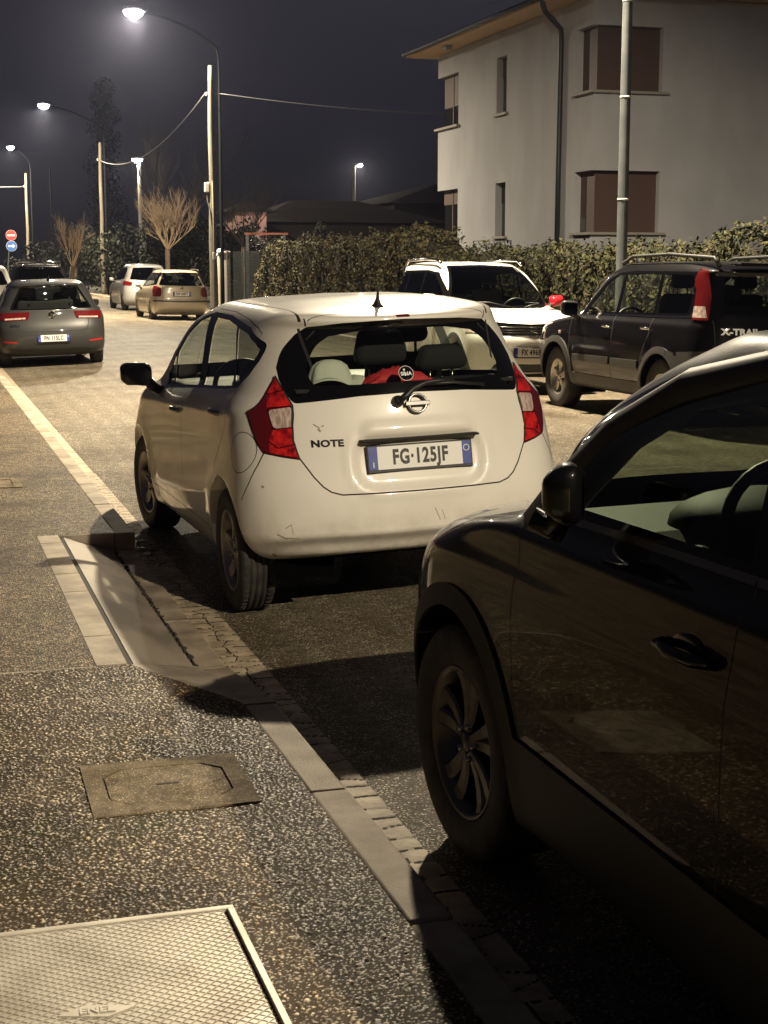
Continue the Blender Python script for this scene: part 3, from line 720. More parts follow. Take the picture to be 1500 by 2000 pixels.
# ================================================================= the white hatchback in the middle
def build_note():
    E = empty('parked_car'); pose(E, NOTE_POSE)
    tag(E, 'white five-door hatchback parked by the kerb in the middle, seen from its lit tail', 'car')
    sh = CarShell(NOTE)
    sh.hole(circle((-.015, .325), .368, 48), 'side', lim=lambda c: abs(c.x) > .35)
    sh.hole(circle((2.6, .325), .370, 48), 'side', lim=lambda c: abs(c.x) > .35)
    # doors
    fd = [(2.15, .99), (2.19, .84), (2.25, .62), (2.2, .36), (1.14, .36), (1.13, .62), (1.135, 1.07), (1.12, 1.25), (1.06, 1.472), (1.28, 1.444), (1.55, 1.355), (1.80, 1.235), (2.04, 1.09)]
    rd = [(1.13, .36), (.36, .36), (.25, .57), (.17, .735), (.02, .87), (-.06, .96), (-.05, 1.14), (.30, 1.44), (.60, 1.468), (1.05, 1.472), (1.11, 1.25), (1.125, 1.07), (1.12, .62)]
    sh.cut(fd, 'side', 'door#1', M_white); sh.cut(rd, 'side', 'door#2', M_white)
    dlo = rpoly([(1.97, .985), (2.02, 1.075), (1.79, 1.237), (1.55, 1.357), (1.28, 1.446), (1.03, 1.474), (.6, 1.469), (.08, 1.425), (-.185, 1.352, .04), (-.17, 1.27), (-.135, 1.20), (-.05, 1.137, .03), (.2, 1.112), (.73, 1.078)], 5)
    sh.cut(dlo, 'side', 'window_frame', M_gloss)
    sh.cut([(1.93, 1.01), (1.965, 1.075), (1.80, 1.20), (1.78, 1.01)], 'side', 'window#0', M_glass)
    sh.cut(rpoly([(1.74, 1.022), (1.745, 1.215), (1.54, 1.332), (1.28, 1.42), (1.09, 1.446, .02), (1.0, 1.25), (.985, 1.075)], 4), 'side', 'window#1', M_glass)
    sh.cut(rpoly([(.80, 1.088), (.835, 1.26), (.90, 1.446, .02), (.6, 1.443), (.36, 1.42), (.16, 1.25), (.09, 1.135)], 4), 'side', 'window#2', M_glass)
    sh.cut(rpoly([(.03, 1.145, .02), (.30, 1.412), (.09, 1.395), (-.145, 1.335, .03), (-.10, 1.21), (-.02, 1.148, .02)], 4), 'side', 'window#3', M_priv)
    seam(sh, [(2.04, 1.09), (2.15, .99), (2.19, .84), (2.25, .62), (2.2, .36)])
    seam(sh, [(1.06, 1.47), (1.115, 1.25), (1.13, 1.07), (1.125, .62), (1.135, .36)])
    seam(sh, [(-.055, 1.12), (-.06, .96), (.02, .87), (.17, .735), (.25, .57), (.36, .36)])
    seam(sh, [(.36, .36), (1.13, .36), (2.2, .36)])
    seam(sh, [(1.03, 1.492), (.6, 1.487), (.2, 1.462), (-.03, 1.428), (-.1, 1.40), (-.08, 1.375)], wid=.005)
    # fuel flap on the left flank only
    cf = circle((-.31, .845), .098, 36)
    sh.cut(cf, 'side', 'fuel_flap', M_white, both=False, sgn=-1)
    seam(sh, cf + [cf[0]], both=False, sgn=-1, wid=.004)
    # tail
    gl = rpoly(sym([(0, 1.458), (.30, 1.449), (.455, 1.434), (.507, 1.398), (.575, 1.325, .05), (.608, 1.245), (.610, 1.19), (.598, 1.13), (.572, 1.080, .02), (.27, 1.106), (0, 1.113)]), 4)
    rear = lambda c: c.y < .1
    gate = rpoly(sym([(0, 1.487), (.46, 1.472), (.512, 1.40), (.583, 1.325), (.618, 1.245), (.618, 1.19), (.60, 1.12), (.577, 1.078), (.590, .98), (.594, .91), (.574, .83), (.52, .742), (.47, .682, .06), (.40, .655, .05), (0, .652)]), 4)
    sh.cut(gate, 'rear', 'tailgate', M_white, both=False, lim=rear)
    sh.cut(gl, 'rear', 'rear_window_surround', M_gloss, both=False, lim=rear)
    cl = rpoly(sym([(0, 1.414), (.22, 1.409), (.365, 1.387), (.430, 1.347, .05), (.474, 1.275), (.488, 1.225), (.476, 1.163, .03), (.27, 1.160), (0, 1.166)]), 4)
    sh.cut(cl, 'rear', 'rear_window', M_glass, both=False, lim=rear)
    tl = [(.764, 1.038), (.735, 1.058), (.71, 1.081), (.684, 1.112), (.66, 1.146), (.638, 1.178), (.620, 1.207), (.605, 1.15), (.590, 1.105), (.578, 1.074), (.5805, 1.03), (.590, .98), (.594, .91), (.576, .822), (.65, .836), (.724, .852), (.745, .90), (.754, .95)]
    sh.cut(tl, 'rear', 'tail_light', M_redd, lim=rear)
    sh.cut([(.60, 1.15), (.618, 1.192), (.664, 1.125), (.684, 1.06), (.582, 1.072)], 'rear', 'tail_light', M_red, lim=rear)
    sh.cut(rpoly([(.680, 1.050, .02), (.583, 1.064, .01), (.586, .974, .01), (.670, .960, .03)]), 'rear', 'tail_light', M_clear, lim=rear)
    sh.cut(rpoly([(.672, .958), (.587, .968), (.590, .91), (.576, .832), (.64, .842), (.70, .852, .02), (.692, .91)]), 'rear', 'tail_light', M_red, lim=rear)
    seam(sh, tl + [tl[0]], 'rear', .008, lim=rear)
    seam(sh, [(.578, 1.078), (.592, .98), (.596, .91), (.576, .828), (.522, .74), (.485, .694), (.45, .668), (.40, .653), (.2, .651), (0, .650)], 'rear', .007, lim=rear)
    seam(sh, [(.46, 1.437), (.466, 1.475)], 'rear', .007, lim=rear)
    # roof joints
    seam(sh, [(.463, -.42), (.487, -.30), (.520, .18), (.515, .7), (.49, 1.2)], 'top', .011)
    seam(sh, [(-.463, -.335), (-.2, -.385), (.2, -.385), (.463, -.335)], 'top', .004, both=False)
    # bumper skin from the wheel arch to the tailgate
    seam(sh, [(-.36, .62), (-.40, .70), (-.43, .80), (-.44, .855)], 'side', .006)
    lamp = rpoly(sym([(0, 1.480), (.035, 1.479, .006), (.035, 1.466, .006), (0, 1.466)]), 3)
    sh.cut(lamp, 'rear', 'brake_lamp', M_redd, both=False, lim=lambda c: c.y < 0)
    refl = rpoly([(.50, .395), (.60, .40), (.60, .372), (.50, .367)])
    for a, b, c_ in (((-.700, .470), (-.655, .447), .008), ((-.705, .36), (-.685, .345), .012), ((-.66, .452), (-.60, .449), .005), ((-.748, .70), (-.742, .69), .010), ((-.50, .985), (-.472, .965), .006), ((-.482, .962), (-.470, .95), .010), ((-.465, .972), (-.452, .978), .005), ((.05, .56), (.075, .50), .004), ((.085, .55), (.10, .50), .003), ((-.665, .50), (-.640, .52), .004), ((-.64, .52), (-.632, .47), .003)):
        seam(sh, [a, b], 'rear', c_, M_scuff, both=False, lim=rear)
    for a, b in (((.600, 1.140), (.668, 1.118)), ((.583, 1.069), (.682, 1.057)), ((.587, .971), (.673, .961)), ((.683, 1.055), (.673, .96)), ((.586, .893), (.66, .874)), ((.66, .874), (.694, .905))):
        seam(sh, [a, b], 'rear', .006, M_redd, lim=rear)
    # windscreen, headlamps
    ws = rpoly(sym([(0, 1.075), (.45, 1.085), (.66, 1.10), (.60, 1.33), (.52, 1.452, .03), (0, 1.475)]), 4)
    sh.cut(ws, 'front', 'windscreen', M_glass, both=False, lim=lambda c: c.y > .9)
    sh.cut([(.42, .66), (.80, .76), (.79, .92), (.66, .88), (.45, .75)], 'front', 'headlight', M_clear, lim=lambda c: c.y > 2.4)
    sh.cut(rpoly(sym([(0, .70), (.30, .70), (.38, .60), (.25, .56), (0, .56)])), 'front', 'grille', M_gloss, both=False, lim=lambda c: c.y > 2.4)
    made = sh.build(M_white, E, {'window': -.004, 'rear_window': -.0, 'tail_light': .007})
    underside(E, .84, .1, 3.1, (0, 2.6), .37)
    for y, st in ((-.01, 0), (2.6, R(6))):
        for s in (1, -1): make_wheel(E, s * .742, y, .312, .312, .185, .213, s, 'six', M_rim, st)
    for s in (1, -1):
        handle(made[('door#1', s)], s * .822, 1.255, .918, s, M_dchrome); handle(made[('door#2', s)], s * .812, .165, 1.0, s, M_dchrome)
    for s in (1, -1): door_mirror(E, s * .855, 1.92, 1.075, s, M_gloss, .20, .155, .12, foot=(-.08, .06, -.115))
    gate_o = made[('tailgate', 0)]
    plate(E, tail_mx(0, -.633, .811, R(-9)), 'FG\u00b7125JF')
    # emblem: ring crossed by a bar
    bm = bmesh.new(); Mx = tail_mx(.0, -.612, 1.060, R(-14))
    lathe(bm, [(0, .049), (.010, .049), (.013, .044), (.010, .038), (0, .038)], 'z', 36)
    box(bm, -.062, .062, -.011, .011, 0, .014, .003, 1)
    for v in bm.verts: v.co = Mx @ v.co
    obj('emblem', bm, [M_dchrome, mat('dark_emblem_bar', (.08, .08, .08), .3, metal=.9)], gate_o)
    bm = bmesh.new(); snap_text(bm, 'NOTE', -.446, .893, .044, 1.22, [gate_o])
    obj('lettering', bm, M_dchrome, gate_o)
    bm = bmesh.new(); box(bm, -.30, .30, -.655, -.60, .893, .904, .004)          # dark slot under the grip bar
    obj('grip_slot', bm, M_seam, gate_o)
    # rear wiper
    bm = bmesh.new()
    lathe(bm, [(0, .030), (.03, .026), (.045, .018), (.046, .001)], 'z', 16, (0, 0, 0))
    Mx = tail_mx(-.093, -.592, 1.072, R(-14))
    for v in bm.verts: v.co = Mx @ v.co
    tube(bm, [(-.093, -.628, 1.078), (-.055, -.628, 1.105), (-.02, -.618, 1.132), (.05, -.605, 1.158), (.12, -.60, 1.163), (.20, -.595, 1.158)], [.017, .016, .014, .011, .009, .007], 8)
    tube(bm, [(.02, -.590, 1.146), (.2, -.587, 1.148), (.365, -.568, 1.128)], .008, 6)
    obj('rear_wiper', bm, M_plas, gate_o, smooth=True)
    bm = bmesh.new(); lathe(bm, [(-.01, .040), (.006, .034), (.022, .018), (.045, .009), (.07, .006), (.115, .003), (.116, .0005)], 'z', 20, (0, 0, 0))
    for v in bm.verts: v.co = Vector((v.co.x - .075, v.co.y * 1.5 - .26 - v.co.z * .35, v.co.z + 1.507))
    obj('antenna', bm, M_plas, E, smooth=True)
    for s in (1, -1):
        bm = bmesh.new(); P = rpoly([(-.05, -.012, .01), (.05, -.012, .01), (.05, .012, .01), (-.05, .012, .01)], 3)
        prism(bm, [tail_mx(s * .545, -.607, .385, 0, s * R(22)) @ Vector((p[0], p[1], 0)) for p in P], tail_mx(0, 0, 0, 0, s * R(22)) @ Vector((0, 0, .012)))
        bm.free()
    # tail pipe and tow eye cover
    # cabin
    dashboard(E, .66, 1.75, 2.5, 1.02, M_dashl); steering(E, -.34, 1.62, .98, m=M_plas)
    for x in (-.36, .36): seat(E, x, .78, .62, .50, .60, 14)
    seat(E, 0, -.02, .62, 1.20, .52, 16, head=False)
    rs = [o for o in E.children if o.name.startswith('seat')][-1]
    for x, z0, z1 in ((-.05, 1.225, 1.40), (.275, 1.18, 1.31)):
        bm = bmesh.new(); box(bm, x - .14, x + .14, -.25, -.16, z0, z1, .045, 0, 3)
        for v in bm.verts:
            if v.co.z > z0 + .08: v.co.x = x + (v.co.x - x) * .86
        for k in (-.06, .06): tube(bm, [(x + k, -.20, 1.08), (x + k, -.20, 1.2)], .008, 6, 1)
        obj('headrest', bm, [M_seat, M_dchrome], rs, smooth=True)
    bm = bmesh.new(); box(bm, -.56, .56, -.47, -.20, 1.125, 1.145, .006); obj('parcel_shelf', bm, M_seat, E)
    for s in (1, -1):                                     # door trims
        bm = bmesh.new()
        box(bm, s * .70 - .03, s * .70 + .03, .1, 2.0, .5, 1.04, .02)
        obj('door_trim', bm, M_seatl, E)
    bm2 = bmesh.new(); box(bm2, -.13, .13, 1.44, 1.50, 1.335, 1.40, .02); obj('interior_mirror', bm2, M_plas, E)
    return E
def build_note_contents(E):
    Mw = Matrix.Translation(E.location) @ E.rotation_euler.to_matrix().to_4x4()
    def place(o): o.matrix_world = Mw
    # a pale cap, a red cloth on the shelf behind the rear window, a round sticker on the glass
    bm = bmesh.new()
    prof = [(.0, .152), (.004, .150), (.010, .115), (.016, .097), (.05, .092), (.085, .078), (.104, .052), (.112, .022), (.113, .001)]
    lathe(bm, prof, 'z', 40)
    for v in bm.verts:
        a = math.atan2(v.co.y, v.co.x); wv = 1 + .07 * math.sin(3 * a + 1) + .04 * math.sin(7 * a)
        if v.co.z < .012: v.co.z += .018 * math.sin(3 * a + .5) + .014
        v.co.x *= wv * 1.12; v.co.y *= .62 * wv; v.co.z *= 1.15
        v.co += Vector((-.365, -.375, 1.146))
    o = obj('cap', bm, M_cloth, smooth=True, recalc=True); place(o)
    tag(o, 'pale cloth sun hat lying behind the rear window of the white hatchback', 'hat')
    bm = bmesh.new()
    n, mm = 22, 10; V = [[bm.verts.new((-.185 + .34 * i / n, -.455 + .2 * j / mm, 1.148 + .075 * math.sin(math.pi * i / n) * (.55 + .45 * math.sin(j * .9 + i * .35)) + .006 * math.sin(i * 2.1 + j))) for j in range(mm + 1)] for i in range(n + 1)]
    for i in range(n):
        for j in range(mm): bm.faces.new((V[i][j], V[i + 1][j], V[i + 1][j + 1], V[i][j + 1]))
    r = bmesh.ops.extrude_face_region(bm, geom=list(bm.faces))
    for g in r['geom']:
        if isinstance(g, bmesh.types.BMVert): g.co.z = 1.1465
    o = obj('cloth', bm, M_redc, smooth=True); place(o)
    tag(o, 'red folded cloth lying on the shelf behind the hatchback rear window', 'cloth')
    bm = bmesh.new(); lathe(bm, [(0, .038), (.0012, .038), (.0013, .001)], 'z', 32)
    lathe(bm, [(.0013, .038), (.002, .038), (.002, .0355), (.0013, .0355)], 'z', 32, mat=1)
    text_bm(bm, 'SINA', Matrix.Translation((0, -.003, .0022)), .026, 1, 1.0, .0003, .0008)
    blob(bm, (-.008, .018, .002), (.006, .006, .001), 1, 2)
    Mx = tail_mx(-.036, -.566, 1.203, R(-24))
    for v in bm.verts: v.co = Mx @ v.co
    obj('sticker', bm, [M_gloss, M_plw], E)
# ================================================================= the other cars
def wheels4(E, wb, half, r, wid, rimr, style, rm, arch_r, W, y0, y1, zs, steer=0, grooves=False):
    underside(E, W, y0, y1, (0, wb), arch_r, zs)
    for y, st in ((0, 0), (wb, steer)):
        for s in (1, -1): make_wheel(E, s * half, y, r, r, wid, rimr, s, style, rm, st, grooves)
def cabin(E, wb, zb, W, yf_, yr_, dash=True, light=False, head=True, seats_z=.62, hb=.6):
    if dash: dashboard(E, W - .14, wb - .75, wb - .1, zb, M_dashl if light else M_dashd)
    steering(E, -.36, wb - .92, zb - .06)
    for x in (-.37, .37): seat(E, x, yf_, seats_z, .5, hb, 14)
    seat(E, 0, yr_, seats_z, 1.2, hb - .1, 18, head=False)
    rs = [o for o in E.children if o.name.startswith('seat')][-1]
    for x in (-.34, .34):
        bm = bmesh.new(); yy = yr_ - (hb) * math.tan(R(18)); box(bm, x - .13, x + .13, yy - .04, yy + .04, seats_z + hb - .06, seats_z + hb + .10, .04, 0, 2)
        tube(bm, [(x, yy, seats_z + hb - .2), (x, yy, seats_z + hb)], .02, 6)
        obj('headrest', bm, M_seat, rs, smooth=True)
def build_golf():
    E = empty('parked_car'); pose(E, GOLF_POSE)
    tag(E, 'dark grey metallic hatchback parked by the left kerb, seen from behind past the white hatchback', 'car')
    sh = CarShell(GOLF); wb = 2.637; rear = lambda c: c.y < .2
    for y in (0, wb): sh.hole(circle((y, .32), .35, 32), lim=lambda c: abs(c.x) > .35)
    dlo = rpoly([(2.1, .985), (1.62, 1.235), (1.15, 1.37), (.4, 1.37), (-.22, 1.31, .05), (-.10, 1.04, .05), (1.0, 1.0)])
    sh.cut(dlo, 'side', 'window_frame', M_gloss)
    sh.cut([(1.9, 1.01), (1.55, 1.23), (1.12, 1.34), (1.06, 1.02)], 'side', 'window#1', M_glass); sh.cut([(.98, 1.02), (1.04, 1.345), (.4, 1.345), (.15, 1.33), (.1, 1.05)], 'side', 'window#2', M_glass)
    seam(sh, [(1.02, 1.0), (1.02, .35)]); seam(sh, [(-.02, 1.02), (.02, .8), (.3, .55), (.35, .35)])
    gl = rpoly(sym([(0, 1.372), (.47, 1.358, .04), (.69, .965, .05), (0, .955)])); sh.cut(gl, 'rear', 'rear_window_surround', M_gloss, both=False, lim=rear)
    sh.cut(rpoly(sym([(0, 1.345), (.44, 1.335, .05), (.635, .985, .05), (0, .975)])), 'rear', 'rear_window', M_glass, both=False, lim=rear)
    tl = rpoly([(.36, .925, .02), (.845, .915, .02), (.85, .82), (.79, .785, .02), (.40, .80, .03)]); sh.cut(tl, 'rear', 'tail_light', M_redd, lim=rear)
    sh.cut([(.40, .91), (.615, .91), (.615, .845), (.40, .85)], 'rear', 'tail_light', M_redf, lim=rear); sh.cut([(.625, .91), (.81, .905), (.81, .835), (.625, .842)], 'rear', 'tail_light', M_redf, lim=rear)
    sh.cut([(.44, .838), (.77, .826), (.77, .800), (.44, .812)], 'rear', 'tail_light', M_clear, lim=rear)
    seam(sh, [(.60, .79), (.595, .70), (.56, .62), (.50, .60), (.30, .60)], 'rear', .012, lim=rear); seam(sh, [(.0, .60), (.3, .60)], 'rear', .012, lim=rear)
    sh.cut(rpoly(sym([(0, .30), (.76, .34, .03), (.70, .20), (0, .19)])), 'rear', 'diffuser', M_clad, both=False, lim=rear)
    sh.cut([(.60, .435), (.83, .455), (.83, .425), (.60, .41)], 'rear', 'reflector', M_refl, lim=rear)
    sh.cut(rpoly(sym([(0, 1.0), (.70, 1.02), (.58, 1.34, .05), (0, 1.36)])), 'front', 'windscreen', M_glass, both=False, lim=lambda c: c.y > .9)
    md = sh.build(M_golf, E, {'window': -.004, 'tail_light': .006})
    wheels4(E, wb, .775, .316, .2, .205, 'ten', M_rim, .35, .89, -.45, 3.2, .2)
    plate(E, tail_mx(0, -.785, .485, R(-2)), 'FN 115LC')
    bm = bmesh.new(); Mx = tail_mx(0, -.712, .875, R(-10))
    lathe(bm, [(0, .062), (.012, .060), (.012, .052), (0, .050)], 'z', 32); lathe(bm, [(.0, .05), (.004, .001)], 'z', 24, mat=1)
    for a, b in (((-.036, .036), (-.014, -.006)), ((-.014, -.006), (0, .02)), ((0, .02), (.014, -.006)), ((.014, -.006), (.036, .036)), ((-.046, .012), (-.020, -.042)), ((-.020, -.042), (0, -.004)), ((0, -.004), (.020, -.042)), ((.020, -.042), (.046, .012))): tube(bm, [(a[0], a[1], .008), (b[0], b[1], .008)], .005, 6)
    for v in bm.verts: v.co = Mx @ v.co
    obj('emblem', bm, [M_chrome, M_gloss], md[('body', 0)])
    bm = bmesh.new(); snap_text(bm, 'GOLF', -.62, .70, .055, 1.1, [md[('body', 0)]]); obj('lettering', bm, M_dchrome, md[('body', 0)])
    bm = bmesh.new(); tube(bm, [(0, -.35, 1.45), (0, -.42, 1.47), (0, -.50, 1.52)], [.03, .02, .006], 8); obj('antenna', bm, M_plas, E, smooth=True)
    for s in (1, -1): door_mirror(E, s * .89, 1.75, .98, s, M_golf, .18, .14, .12)
    cabin(E, wb, .98, .86, .75, -.05)
    return E
def build_skoda():
    E = empty('parked_car'); pose(E, SKODA_POSE)
    tag(E, 'beige estate car with red lamps parked beside the utility pole, nearest of the far pair', 'car')
    sh = CarShell(SKODA); wb = 2.462; rear = lambda c: c.y < .0
    for y in (0, wb): sh.hole(circle((y, .31), .34, 28), lim=lambda c: abs(c.x) > .35)
    sh.cut(rpoly([(2.0, .97), (1.3, 1.35), (.9, 1.40), (-.55, 1.385), (-.62, 1.04), (.9, .99)]), 'side', 'window_frame', M_gloss)
    for k, p in enumerate(([(1.75, 1.0), (1.2, 1.33), (.98, 1.365), (.98, 1.01)], [(.90, 1.02), (.90, 1.37), (.15, 1.37), (.12, 1.04)], [(.04, 1.05), (.06, 1.36), (-.42, 1.35), (-.48, 1.07)])): sh.cut(p, 'side', 'window#%d' % k, M_glass)
    seam(sh, [(.94, .98), (.94, .35)]); seam(sh, [(.08, 1.02), (.1, .8), (.34, .55), (.36, .35)])
    sh.cut(rpoly(sym([(0, 1.42), (.50, 1.41, .04), (.655, 1.03, .05), (0, 1.02)])), 'rear', 'rear_window', M_priv, both=False, lim=rear)
    tl = rpoly([(.60, .94, .02), (.69, 1.0, .02), (.80, 1.02), (.815, .70), (.62, .70, .03), (.585, .80)]); sh.cut(tl, 'rear', 'tail_light', M_redf, lim=rear)
    seam(sh, [(.56, 1.0), (.57, .75), (.53, .62), (0, .61)], 'rear', .012, lim=rear)
    sh.cut(sym([(0, .585), (.82, .60), (.82, .55), (0, .535)]), 'rear', 'bumper_strip', M_clad, both=False, lim=rear)
    sh.cut(rpoly(sym([(0, .98), (.66, 1.0), (.52, 1.38), (0, 1.40)])), 'front', 'windscreen', M_glass, both=False, lim=lambda c: c.y > .7)
    md = sh.build(M_beige, E, {'window': -.004, 'tail_light': .008})
    wheels4(E, wb, .71, .30, .18, .19, 'six', M_rim, .34, .82, -.6, 3.0, .2)
    plate(E, tail_mx(0, -.905, .78, R(-4)), 'DW 608YT')
    bm = bmesh.new(); lathe(bm, [(0, .045), (.01, .042), (.012, .001)], 'z', 20)
    for v in bm.verts: v.co = tail_mx(0, -.90, .945, R(-8)) @ v.co
    obj('emblem', bm, M_dchrome, md[('body', 0)])
    for s in (1, -1):
        bm = bmesh.new(); tube(bm, [(s * .56, -.6, 1.45), (s * .56, -.5, 1.50), (s * .57, .7, 1.51), (s * .56, .85, 1.46)], .014, 6); obj('roof_rail', bm, M_plas, E, smooth=True)
        door_mirror(E, s * .82, 1.6, .98, s, M_beige, .17, .13, .1, glass=False)
    cabin(E, wb, .96, .8, .6, -.2)
def build_mpv():
    E = empty('parked_car'); pose(E, MPV_POSE)
    tag(E, 'silver compact people carrier parked ahead of the beige estate under the bare tree', 'car')
    sh = CarShell(MPV); wb = 2.6; rear = lambda c: c.y < .1
    for y in (0, wb): sh.hole(circle((y, .32), .35, 24), lim=lambda c: abs(c.x) > .35)
    sh.cut(rpoly([(2.1, 1.05), (1.4, 1.45), (.9, 1.54), (-.1, 1.52), (-.22, 1.40), (-.05, 1.12), (.9, 1.07)]), 'side', 'window_frame', M_gloss)
    for k, p in enumerate(([(1.85, 1.08), (1.3, 1.42), (1.0, 1.49), (.98, 1.09)], [(.90, 1.10), (.92, 1.5), (.1, 1.5), (.06, 1.13)])): sh.cut(p, 'side', 'window#%d' % k, M_glass)
    sh.cut(rpoly(sym([(0, 1.54), (.50, 1.52, .05), (.64, 1.10, .06), (0, 1.07)])), 'rear', 'rear_window', M_priv, both=False, lim=rear)
    sh.cut(rpoly([(.55, 1.0, .03), (.82, 1.06, .03), (.84, .90), (.60, .88, .03)]), 'rear', 'tail_light', M_redf, lim=rear)
    seam(sh, [(.58, .88), (.54, .66), (0, .64)], 'rear', .014, lim=rear)
    md = sh.build(M_silver, E, {'window': -.004, 'tail_light': .008})
    wheels4(E, wb, .73, .315, .19, .2, 'six', M_rim, .35, .84, -.4, 3.0, .2)
    plate(E, tail_mx(0, -.735, .74, R(-4)), 'FB 274KR')
    for s in (1, -1): door_mirror(E, s * .84, 1.75, 1.08, s, M_silver, .17, .15, .1, glass=False)
def build_ignis():
    E = empty('parked_car'); pose(E, IGNIS_POSE)
    tag(E, 'white crossover with roof rails and a red door mirror, facing the camera before the hedge', 'car')
    sh = CarShell(IGNIS); wb = 2.435; fr = lambda c: c.y > .8; nose = lambda c: c.y > 2.4
    for y in (0, wb): sh.hole(circle((y, .335), .385, 32), lim=lambda c: abs(c.x) > .35)
    sh.cut(rpoly([(1.93, 1.12), (1.55, 1.36), (1.2, 1.545), (.8, 1.575), (-.3, 1.56), (-.50, 1.48, .06), (-.42, 1.22, .06), (.8, 1.15)]), 'side', 'window_frame', M_gloss)
    for k, p in enumerate(([(1.75, 1.15), (1.45, 1.36), (1.15, 1.51), (.80, 1.54), (.78, 1.17)], [(.70, 1.18), (.71, 1.54), (.1, 1.53), (.06, 1.22)], [(0, 1.23), (.02, 1.52), (-.38, 1.47), (-.33, 1.27)])): sh.cut(p, 'side', 'window#%d' % k, M_priv)
    seam(sh, [(.75, 1.13), (.75, .45)], wid=.01); seam(sh, [(1.85, 1.1), (1.9, .75), (1.85, .4)], wid=.01); seam(sh, [(-.05, 1.2), (.05, .85), (.35, .6)], wid=.01)
    sh.cut(rpoly(sym([(0, 1.655), (.50, 1.64, .04), (.735, 1.13, .04), (.5, 1.095), (0, 1.085)])), 'front', 'windscreen_surround', M_gloss, both=False, lim=fr)
    sh.cut(rpoly(sym([(0, 1.63), (.48, 1.617, .05), (.685, 1.155, .05), (.4, 1.125), (0, 1.115)])), 'front', 'windscreen', M_glass, both=False, lim=lambda c: .8 < c.y < 2.35)
    seam(sh, [(.74, 2.1), (.76, 2.5), (.72, 2.75), (.60, 2.92), (.3, 2.985), (0, 3.0)], 'top', .014)
    sh.cut(rpoly(sym([(0, .905), (.60, .93, .04), (.76, .93), (.80, .80, .04), (.62, .755, .04), (0, .765)])), 'front', 'grille', M_gloss, both=False, lim=nose)
    sh.cut(rpoly([(.60, .92, .03), (.80, .925), (.815, .80), (.62, .775, .03)]), 'front', 'headlight', M_clear, lim=nose)
    sh.cut(rpoly(sym([(0, .40), (.50, .41, .04), (.56, .30, .03), (0, .29)])), 'front', 'air_intake', M_plas, both=False, lim=nose)
    sh.cut(rpoly(sym([(0, .275), (.78, .32), (.76, .22), (0, .2)])), 'front', 'skid_plate', M_clad, both=False, lim=nose)
    for yy in (0, wb): sh.cut([p for p in circle((yy, .335), .445, 36)], 'side', 'arch_cladding', M_clad)
    sh.cut([(.25, .43), (wb - .3, .43), (wb - .3, .2), (.25, .2)], 'side', 'arch_cladding', M_clad)
    md = sh.build(M_ignis, E, {'window': -.004, 'headlight': .006, 'grille': -.012, 'arch_cladding': .006})
    wheels4(E, wb, .72, .33, .185, .21, 'star5', M_rimd, .385, .82, -.3, 2.8, .25)
    Mx = Matrix.Rotation(R(180), 4, 'Z')
    plate(E, Matrix.Translation((0, 3.115, .55)) @ Mx @ tail_mx(0, 0, 0, 0), 'FX 496KH')
    bm = bmesh.new()
    for z in (.80, .835, .87): tube(bm, [(-.56, 2.99, z), (-.3, 3.06, z), (0, 3.075, z), (.3, 3.06, z), (.56, 2.99, z)], .007, 6)
    obj('grille_bar', bm, M_dchrome, md[('grille', 0)])
    bm = bmesh.new(); tube(bm, [(.05, 3.10, .875), (-.045, 3.10, .855), (.045, 3.10, .825), (-.05, 3.10, .80)], .011, 6); obj('emblem', bm, M_chrome, md[('grille', 0)])
    for s in (1, -1):
        bm = bmesh.new(); tube(bm, [(s * .60, -.4, 1.63), (s * .60, -.3, 1.70), (s * .605, .5, 1.725), (s * .60, 1.0, 1.715), (s * .59, 1.15, 1.66)], .02, 8); obj('roof_rail', bm, M_chrome, E, smooth=True)
        door_mirror(E, s * .82, 1.66, 1.17, s, M_redmir if s < 0 else M_ignis, .2, .17, .13)
        bm = bmesh.new(); tube(bm, [(s * .10 - .12, 2.235, 1.105), (s * .35 - .1, 2.15, 1.16), (s * .4 + .12, 2.10, 1.16)], .009, 6); obj('wiper', bm, M_plas, E, smooth=True)
    cabin(E, wb, 1.10, .8, .55, -.25, seats_z=.72)
